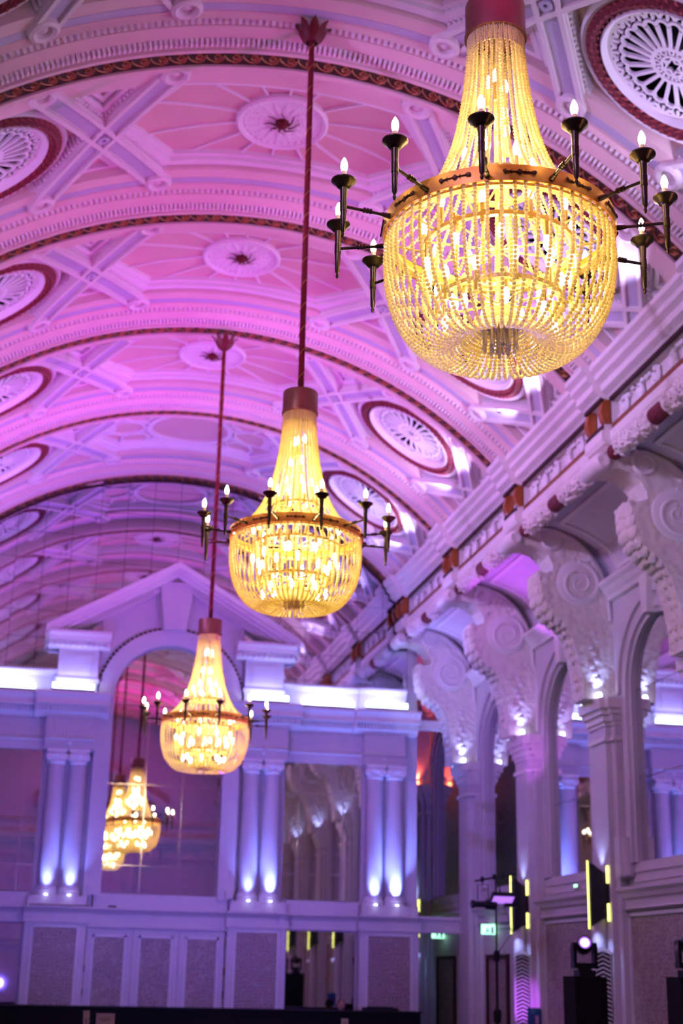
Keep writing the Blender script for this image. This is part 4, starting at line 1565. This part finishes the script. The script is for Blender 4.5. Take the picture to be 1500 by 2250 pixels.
def chandelier(label, loc, ztop, tilt, zrod):
    t = thing('chandelier', label, 'chandelier', loc, 'crystal chandeliers hanging in a row')
    L = ztop - loc[2]
    part('drum', me_drum, None, t)
    rod = part('velvet_rod', MB().tube([(0, 0, 1.44), (0, 0, L - .12)], .030, 10), 'red_velvet', t, smooth=True)
    n_ = int((L - 1.6) / .02)
    pts = [(.031 * math.cos(i * .5), .031 * math.sin(i * .5), 1.46 + i * .02) for i in range(n_)]
    part('gold_cord', MB().tube(pts, .0035, 4), 'gold_thread', rod)
    part('ceiling_flower', me_flower, None, t, (0, 0, L - .02))
    if zrod > ztop:
        part('hook_rod', MB().tube([(0, 0, L), (0, 0, zrod - loc[2])], .010, 6), 'flower_red', t)
    rg = part('ring_band', me_ring, None, t)
    for i in range(12):
        a = tilt + 2 * PI * (i + .5) / 12
        part('ring_ornament', me_orn, None, rg, ((RR + .006) * math.cos(a), (RR + .006) * math.sin(a), 0), (0, 0, a + PI / 2))
    part('inner_frame', me_frame, None, t)
    part('bottom_hub', me_hub, None, t)
    part('glass_fringe', me_fringe, None, t)
    for me, n_, ph in ((me_up, 34, 0), (me_lo, 60, .02), (me_in, 7, .1), (me_cur, 18, .0)):
        for i in range(n_):
            part('bead_strand', me, None, t, (0, 0, 0), (0, 0, 2 * PI * i / n_ + ph + random.uniform(-.012, .012)))
    for i in range(24):
        a = 2 * PI * i / 24
        r = .05 + .04 * (i % 2)
        part('glass_drop', me_drop, None, t, (r * math.cos(a), r * math.sin(a), .0))
    for i in range(12):
        a = tilt + 2 * PI * i / 12
        ar = part('candle_arm', me_arm, None, t, (0, 0, -.012), (0, 0, a))
        part('drip_cup', me_cup, None, ar)
        part('candle', me_cand, None, ar)
        part('bulb', me_bulb, None, ar, (.885, 0, .204))
    tiers = [(.055, .93, 3, 1), (.07, .70, 3, 1), (.13, .50, 5, 1), (.20, .38, 8, 1), (.40, .0, 10, 1), (.40, -.19, 10, -1), (.33, -.34, 10, 1), (.29, -.50, 8, -1)]
    for q, (r, z, n_, up) in enumerate(tiers):
        for i in range(n_):
            a = tilt + 2 * PI * (i + .37 * q) / n_
            ib = part('inner_bulb', me_ibulb, None, t, (r * math.cos(a), r * math.sin(a), z + random.uniform(-.03, .03)), (0 if up > 0 else PI, 0, 0))
            part('socket', me_sock, None, ib)
    for (z, pw) in ((.62, 12), (.05, 19), (-.33, 20)):
        l = bpy.data.lights.new('chandelier_light', 'POINT')
        l.energy = pw
        l.color = (1.0, .78, .40)
        l.shadow_soft_size = .07 * K
        o = bpy.data.objects.new('chandelier_light', l)
        COL.objects.link(o)
        o.location = wpos((loc[0], loc[1], loc[2] + z))
    return t


chandelier('largest crystal bead chandelier at the top right with a wide beaded basket', (0, 6.53, 3.83), 9.40, .12, 9.6)
chandelier('middle-sized crystal bead chandelier hanging from a long red velvet rod', (-.03, 12.60, 3.92), 9.53, .08, 9.6)
chandelier('smallest crystal bead chandelier hanging before the arched end wall', (0, 19.94, 3.385), 9.25, .10, 9.55)

# ------------------------------------------------------------------ pier sconces and chevron columns
SCN = {3: 'pier with the loudspeaker', 4: 'violet pier by the light stand', 6: 'far orange-lit aisle pier'}
chev = MB()
cv_w = .115
chev.add([(0, -cv_w, -.032), (0, 0, .022), (0, cv_w, -.032), (0, cv_w, -.012), (0, 0, .044), (0, -cv_w, -.012),
          (-.04, -cv_w, -.032), (-.04, 0, .022), (-.04, cv_w, -.032), (-.04, cv_w, -.012), (-.04, 0, .044), (-.04, -cv_w, -.012)],
         [(6, 7, 10, 11), (7, 8, 9, 10), (0, 5, 4, 1), (1, 4, 3, 2), (0, 1, 7, 6), (1, 2, 8, 7), (3, 4, 10, 9), (4, 5, 11, 10), (0, 6, 11, 5), (2, 3, 9, 8)])
me_chev = chev.mesh('chevron', 'plaster_white')
for s in (-1, 1):
    for k in range(-2, 7):
        yp = BAND(k) - .25
        if k == 5: continue
        lab = s > 0 and k in SCN
        par = None if lab else bpy.data.objects['wall_right' if s > 0 else 'wall_left']
        t = thing('wall_sconce', 'curved black sconce with yellow light edges on the ' + SCN[k] if lab else None, 'wall lamp' if lab else None, (s * 5.79, yp, 1.2), 'curved sconces on the piers' if lab else None, parent=par)
        rows = []
        n = 14
        for i in range(n + 1):
            a = -PI / 2 + PI * i / n
            y = yp + .24 * math.sin(a)
            x = 5.77 - .20 * math.cos(a)
            top, bot = 1.47 + .17 * math.cos(a) ** 2, .88 - .12 * math.cos(a) ** 2
            rows.append([(s * x, y, bot), (s * x, y, top), (s * (x + .02), y, top), (s * (x + .02), y, bot)])
        obj('curved_shell', MB().grid(rows, True), 'black_gloss', t, smooth=True)
        X = sorted((s * 5.554, s * 5.569))
        obj('light_edge', MB().box(*X, yp - .009, yp + .009, .72, 1.66), 'led_yellow', t)
        X = sorted((s * 5.745, s * 5.775))
        for (z0, z1) in ((1.34, 1.58), (.82, 1.06)):
            obj('light_edge', MB().box(*X, yp - .256, yp - .241, z0, z1), 'led_yellow', t)
        spot('sconce_up', (s * 5.68, yp, 1.5), (s * 5.76, yp, 2.6), (.34, .44, 1.0), 16, 85, .9, .03)
        spot('sconce_down', (s * 5.52, yp - .22, .80), (s * 5.68, yp - .15, -.6), (.30, .42, 1.0), 16, 95, .9, .02)
        t = thing('chevron_column', 'white chevron lattice column below the sconce of the ' + SCN[k] if lab else None, 'lattice column' if lab else None, (s * 5.66, yp, -H), 'chevron columns on the piers' if lab else None, parent=par)
        obj('round_core', MB().lathe([(.11, -H), (.11, .85), (0, .85)], 16, (s * 5.70, yp - .02, 0)), 'wall_paint', t, smooth=True)
        ra = s * math.radians(68)
        fx, fy = s * 5.68, yp - .17
        pl_ = obj('dark_backing', MB().box(.0, .02, -.10, .10, -H, .40), 'black_matte', t, (fx, fy, 0), (0, 0, (ra if s > 0 else PI + ra)))
        obj('cap', MB().prism([(-.125, .36), (0, .43), (.125, .36), (.125, .41), (0, .49), (-.125, .41)], 'x', -.06, .02), 'plaster_white', t, (fx, fy, 0), (0, 0, (ra if s > 0 else PI + ra)))
        if k >= 1:
            for i in range(27):
                obj('chevron', me_chev, None, t, (fx, fy, .345 - i * .058), (0, 0, (ra if s > 0 else PI + ra)))
# violet glow that grazes the chevron column and pier behind the light stand
spot('pier_violet_up', (4.9, 22.3, -.8), (5.7, 23.1, -.3), (.50, .10, 1.0), 110, 35, .7, .05)
spot('pier_violet_cap', (5.2, 22.0, 3.0), (5.8, 23.2, 3.9), (.55, .12, 1.0), 40, 60, .7, .05)

# ------------------------------------------------------------------ loudspeaker, floodlights, exit signs
t = thing('loudspeaker', 'white wall loudspeaker with curved grille on the side of the pier', 'loudspeaker', (5.93, 19.29, 1.42))
t_y = 19.30
obj('cabinet', MB().box(5.80, 6.06, t_y - .16, t_y + .035, 1.40, 1.96), 'speaker_white', t)
rows = []
for i in range(9):
    a = -1 + 2 * i / 8
    rows.append([(5.81 + .12 * (a + 1), t_y - .16 - .045 * (1 - a * a) - .01, z) for z in (1.415, 1.945)])
obj('grille', MB().grid(rows), 'wall_paint', t, smooth=True)
for x, lab in ((-1.23, 'small white floodlight on a stem left of the arched mirror'), (1.27, 'small white floodlight on a stem right of the arched mirror')):
    t = thing('floodlight', lab, 'floodlight', (EX + x, YE - .22, 1.11))
    obj('lamp_head', MB().box(x - .07, x + .07, YE - .26, YE - .18, 1.32, 1.47).box(x - .055, x + .055, YE - .268, YE - .26, 1.335, 1.455), 'speaker_white', t, (EX, 0, 0))
    obj('stem', MB().tube([(x + .03, YE - .21, 1.11), (x + .03, YE - .21, 1.33)], .013, 6), 'ornament_dark', t, (EX, 0, 0))
tag(obj('cable', MB().tube([(-2.3, YE - .35, 1.115), (-1.9, YE - .37, 1.12), (-1.5, YE - .36, 1.118), (-1.25, YE - .30, 1.12)], .008, 5), 'ornament_dark', None, (EX, 0, 0)), 'thin dark cable lying along the ledge below the left columns', 'cable')
tag(obj('remote_box', MB().box(-.90, -.76, YE - .19, YE - .13, 1.11, 1.14), 'black_matte', None, (EX, 0, 0)), 'small flat black box on the ledge below the arched mirror', 'box')
for yy, lab in ((25.4, 'glowing green exit sign just right of the light stand'), (28.75, 'glowing green exit sign below the aisle beam')):
    t = thing('exit_sign', lab, 'exit sign', (5.9, yy, .88), 'green exit signs')
    obj('glowing_box', MB().box(5.72, 5.96, yy - .03, yy + .03, .78, .95), 'exit_green', t)
    b = MB()
    yf = yy - .033
    b.box(5.80, 5.83, yf - .002, yf, .87, .90).box(5.79, 5.84, yf - .002, yf, .82, .865).box(5.77, 5.80, yf - .002, yf, .79, .82).box(5.83, 5.86, yf - .002, yf, .79, .82)
    b.box(5.88, 5.93, yf - .002, yf, .79, .91)
    obj('pictogram', b, 'white_paint', t)
    obj('bracket', MB().box(5.94, 6.0, yy - .015, yy + .015, .83, .90), 'white_paint', t)
tag(obj('wall_lamp', MB().lathe([(0, -.03), (.04, -.02), (.05, .02), (.02, .05), (0, .05)], 12, V(4.30, BAND(2) + 2.3, .18)), 'chrome', smooth=True), 'small silver lamp on the vault under the oculus, left of the cornice', 'lamp')
t = thing('emergency_light', 'small pale emergency light above the ledge right of the violet pier', 'emergency light', (5.95, 21.3, 1.42))
obj('body', MB().box(5.93, 5.99, 21.15, 21.42, 1.37, 1.43), 'speaker_white', t)
obj('lens', MB().box(5.922, 5.93, 21.17, 21.30, 1.38, 1.42), 'exit_green', t)


# ------------------------------------------------------------------ moving heads on plinths
def moving_head(x, y, z, lab, plab, lens='led_pink'):
    t = thing('stage_plinth', plab, 'plinth', (x, y, -H))
    hw = .195
    obj('cloth_cover', MB().box(x - hw, x + hw, y - hw, y + hw, -H, z), 'black_cloth', t)
    t = thing('moving_head_light', lab, 'stage light', (x, y, z), 'moving head stage lights')
    b = MB().box(x - .10, x + .10, y - .10, y + .10, z, z + .07)
    b.lathe([(.08, z + .07), (.08, z + .095)], 16, (x, y, 0))
    obj('base', b, 'black_gloss', t)
    for e in (-1, 1):
        b = MB().prism([(x + e * .145, z + .14), (x + e * .11, z + .14), (x + e * .105, z + .33), (x + e * .115, z + .38), (x + e * .14, z + .38), (x + e * .15, z + .33)], 'y', y - .05, y + .05)
        obj('yoke_arm', b, 'black_gloss', t)
    obj('yoke_bridge', MB().box(x - .145, x + .145, y - .06, y + .06, z + .09, z + .15), 'black_gloss', t)
    # head aimed slightly up toward the hall
    hd_ = MB().lathe([(0, -.12), (.055, -.115), (.085, -.07), (.095, 0), (.095, .08), (.085, .12), (.075, .125), (.07, .11), (0, .11)], 20)
    dr_ = Vector((-.25, -1, .35)).normalized()
    q = dr_.to_track_quat('Z', 'Y').to_matrix()
    hd_.map(lambda p: tuple(q @ Vector(p) + Vector((x, y, z + .34))))
    obj('lamp_head', hd_, 'black_gloss', t, smooth=True)
    le = MB().lathe([(0, .116), (.045, .116), (.045, .112)], 16)
    le.map(lambda p: tuple(q @ Vector(p) + Vector((x, y, z + .34))))
    obj('lens', le, lens, t)
    le = MB().lathe([(.045, .114), (.07, .114)], 18, cap=False)
    le.map(lambda p: tuple(q @ Vector(p) + Vector((x, y, z + .34))))
    obj('lens_ring', le, 'panel_violet', t)


moving_head(4.205, 16.5, .065, 'black moving-head stage light with glowing pink lens', 'black-draped plinth under the moving head with the pink lens')
moving_head(4.83, 15.0, .075, 'second moving-head stage light, cut by the right edge', 'black plinth cut by the right edge')

# lighting stand
sx, sy = 4.90, 22.0
t = thing('lighting_stand', 'tall black tripod lighting stand with a cross bar', 'light stand', (sx, sy, -H))
obj('mast', MB().tube([(sx, sy, -H + .25), (sx, sy, .35)], .022, 8).tube([(sx, sy, .3), (sx, sy, 1.55)], .015, 8), 'black_matte', t)
obj('collar', MB().lathe([(.045, .28), (.05, .30), (.05, .42), (.03, .44)], 10, (sx, sy, 0)), 'black_matte', t)
obj('collar', MB().lathe([(.05, -.62), (.06, -.58), (.06, -.44), (.04, -.42)], 10, (sx, sy, 0)), 'black_matte', t)
obj('cross_bar', MB().tube([(sx - .34, sy, 1.47), (sx + .33, sy, 1.60)], .014, 8), 'black_matte', t)
for i in range(3):
    a = 2 * PI * i / 3 + .4
    obj('leg', MB().tube([(sx, sy, -H + .45), (sx + .45 * math.cos(a), sy + .45 * math.sin(a), -H + .015)], .014, 6), 'black_matte', t)
for dx, z in ((-.22, 1.49), (-.02, 1.53), (.12, 1.56)):
    obj('clamp', MB().box(sx + dx - .018, sx + dx + .018, sy - .03, sy + .03, z - .03, z + .05), 'black_matte', t)


def yoke(mb, x, y, z0, z1, w_):
    mb.tube([(x - w_, y, z0), (x - w_, y, z1), (x + w_, y, z1), (x + w_, y, z0)], .008, 5)
    return mb


t = thing('profile_spotlight', 'black theatre spotlight pointing sideways on the stand', 'stage light', (sx - .2, sy - .03, 1.15))
obj('yoke', yoke(MB(), sx - .22, sy - .03, 1.18, 1.42, .085), 'black_matte', t)
obj('barrel', MB().lathe([(0, -.24), (.06, -.24), (.065, -.20), (.05, -.18), (.05, -.02), (.075, 0), (.08, .14), (.05, .17), (0, .17)], 16, (sx - .17, sy - .03, 1.12), axis='x'), 'black_gloss', t, smooth=True)
obj('mount_link', MB().tube([(sx - .22, sy - .03, 1.42), (sx - .22, sy, 1.50)], .008, 5), 'black_matte', t)
t = thing('panel_light', 'square stage panel light with violet glowing face on the stand', 'stage light', (sx + .05, sy - .08, 1.2))
obj('yoke', yoke(MB(), sx + .14, sy - .06, 1.25, 1.46, .10), 'black_matte', t)
q = Matrix.Rotation(math.radians(-32), 3, 'X')
b = MB().box(-.20, .16, -.10, .10, -.02, .05)
b.map(lambda p: tuple(q @ Vector(p) + Vector((sx + .09, sy - .12, 1.21))))
obj('housing', b, 'black_matte', t)
b = MB().box(-.185, .145, -.088, .088, -.026, -.02)
b.map(lambda p: tuple(q @ Vector(p) + Vector((sx + .09, sy - .12, 1.21))))
obj('glowing_face', b, 'panel_violet', t)
obj('ballast', MB().box(sx + .12, sx + .32, sy - .10, sy, 1.09, 1.15), 'black_matte', t)
tag(obj('safety_cable', MB().tube([(sx + .02, sy - .02, 1.5), (sx + .25, sy - .02, .70), (sx + .05, sy, .45), (sx, sy, .30)], .006, 5), 'black_matte'), 'thin black cable looping off the lighting stand', 'cable')

# ------------------------------------------------------------------ counter, tables with cards, bottle, seated person
t = thing('draped_counter', 'long black-draped counter in front of the folding doors', 'counter', (0, 25.8, -H))
obj('front_drape', MB().box(-4.8, 4.69, 25.75, 25.80, -H, -.57), 'black_cloth', t)
obj('top', MB().box(-4.82, 4.71, 25.72, 26.25, -.575, -.555), 'black_matte', t)
tag(obj('monitor_case', MB().box(3.70, 4.30, 25.8, 26.1, -.555, -.50).box(3.78, 4.22, 25.86, 26.04, -.50, -.485), 'black_matte'), 'flat black equipment case at the right end of the counter', 'case')
for n_, (x, y, lab) in enumerate(((-1.4, 17.2, 'black-clothed round table carrying the number card, at the bottom edge'), (1.55, 17.2, 'black-clothed round table with the single small card'))):
    t = thing('round_table', lab, 'table', (x, y, -H), 'guest tables at the bottom edge')
    obj('tablecloth', MB().lathe([(.62, -H + .02), (.60, -.70), (.58, -.675), (0, -.67)], 36, (x, y, 0)), 'black_cloth', t, smooth=True)
    obj('pedestal', MB().lathe([(.2, -H), (.2, -H + .03), (.04, -H + .05), (.04, -.70)], 16, (x, y, 0)), 'black_matte', t, smooth=True)


def card(x, y, z1, w_, lab, rot=.0, text=None):
    t = thing('table_card', lab, 'card', (x, y, -.67), 'cards standing on the guest tables')
    part('card_sheet', MB().box(-w_ / 2, w_ / 2, -.003, .003, .02, z1 + .67), 'card_white', t).rotation_euler = (0, rot, 0)
    part('card_holder', MB().box(-.03, .03, -.02, .02, 0, .03), 'black_matte', t)
    if text:
        cu = bpy.data.curves.new('card_number', 'FONT')
        cu.body = text
        cu.size = .085 * K
        cu.align_x = 'CENTER'
        cu.materials.append(M['ink'])
        tmp = bpy.data.objects.new('tmp_text', cu)
        COL.objects.link(tmp)
        dg = bpy.context.evaluated_depsgraph_get()
        tm = bpy.data.meshes.new_from_object(tmp.evaluated_get(dg))
        bpy.data.objects.remove(tmp)
        link('card_number', tm, t, (.01, -.005, .115), (PI / 2, rot, 0), absolute=False)
    else:
        part('print_lines', MB().box(-w_ * .3, w_ * .3, -.0045, -.003, .17, .176).box(-w_ * .2, w_ * .2, -.0045, -.003, .15, .156), 'ink', t)


card(-1.463, 17.0, -.412, .072, 'narrow white card with the number 12, tilted, at the bottom edge', -.06, '12')
card(-1.265, 17.0, -.438, .205, 'wide pinkish card beside the number 12 card', 0)
card(1.46, 17.0, -.452, .085, 'single small white card at the bottom edge, right of the doors', 0)
t = thing('water_bottle', 'blue water cooler bottle with a printed label beside the violet chevron column', 'bottle', (4.80, 20.0, -H))
obj('cooler_body', MB().box(4.70, 4.90, 19.9, 20.1, -H, -.70), 'speaker_white', t)
obj('bottle', MB().lathe([(.03, -.70), (.06, -.66), (.095, -.62), (.098, -.40), (.09, -.375), (.098, -.365), (.095, -.355), (0, -.35)], 20, (4.80, 20.0, 0)), 'blue_plastic', t, smooth=True)
obj('label', MB().lathe([(.099, -.58), (.099, -.44)], 20, (4.80, 20.0, 0), cap=False), 'blue_label', t, smooth=True)
obj('label_print', MB().box(4.775, 4.825, 19.896, 19.9, -.56, -.45), 'pink_print', t)

# seated person behind the counter (only the top of the head shows)
px, py = 3.42, 26.55
t = thing('person', 'dark-haired person in black seated behind the counter, only the head showing', 'person', (px, py, -H))
me = bpy.data.meshes.new('body')
J = [(0, 0, .36), (0, 0, .50), (0, 0, .62), (0, 0, .66), (0, -.01, .70),
     (.07, 0, .36), (.09, -.22, .36), (.09, -.22, .05), (.09, -.28, .03), (-.07, 0, .36), (-.09, -.22, .36), (-.09, -.22, .05), (-.09, -.28, .03),
     (.13, 0, .60), (.15, -.04, .44), (.11, -.17, .41), (-.13, 0, .60), (-.15, -.04, .44), (-.11, -.17, .41)]
Ed = [(0, 1), (1, 2), (2, 3), (3, 4), (0, 5), (5, 6), (6, 7), (7, 8), (0, 9), (9, 10), (10, 11), (11, 12), (2, 13), (13, 14), (14, 15), (2, 16), (16, 17), (17, 18)]
rad = [.10, .105, .10, .045, .045, .075, .055, .035, .03, .075, .055, .035, .03, .05, .036, .026, .05, .036, .026]
me.from_pydata([(K * a, K * b_, K * c) for a, b_, c in J], [], Ed)
me.materials.append(M['shirt'])
body = link('body', me, t, (px, py, -H))
body.modifiers.new('skin', 'SKIN')
sk = me.skin_vertices[0].data
for i, r in enumerate(rad):
    sk[i].radius = (r * K, r * K)
sk[0].use_root = True
body.modifiers.new('sub', 'SUBSURF').levels = 1
body.modifiers['sub'].render_levels = 1
hb = MB().ball((0, 0, 0), .085, 14, 10, (.82, .95, 1.15))
hb.ball((0, -.082, -.012), .014, 6, 5, (.8, 1, 1.3))
for e in (-1, 1):
    hb.ball((e * .072, 0, -.005), .018, 6, 5, (.5, .8, 1.3))
obj('head', hb.move((px, py - .01, -H + .765)), 'skin', t, smooth=True)
hr = MB().lathe([(0, .102), (.04, .096), (.066, .072), (.078, .03), (.078, -.01), (.06, -.02)], 16, (px, py + .012, -H + .765), cap=False)
obj('hair', hr, 'hair', t, smooth=True)
ey = MB()
for e in (-1, 1):
    ey.ball((px + e * .028, py - .086, -H + .772), .008, 6, 4)
ey.box(px - .02, px + .02, py - .085, py - .078, -H + .720, -H + .726)
obj('face_features', ey, 'hair', t)
tag(obj('stool', MB().lathe([(.12, -H), (.12, -H + .02), (.03, -H + .03), (.03, -H + .24), (.13, -H + .25), (.13, -H + .27)], 14, (px, py, 0)), 'black_matte', smooth=True), 'black stool under the seated person behind the counter', 'stool')
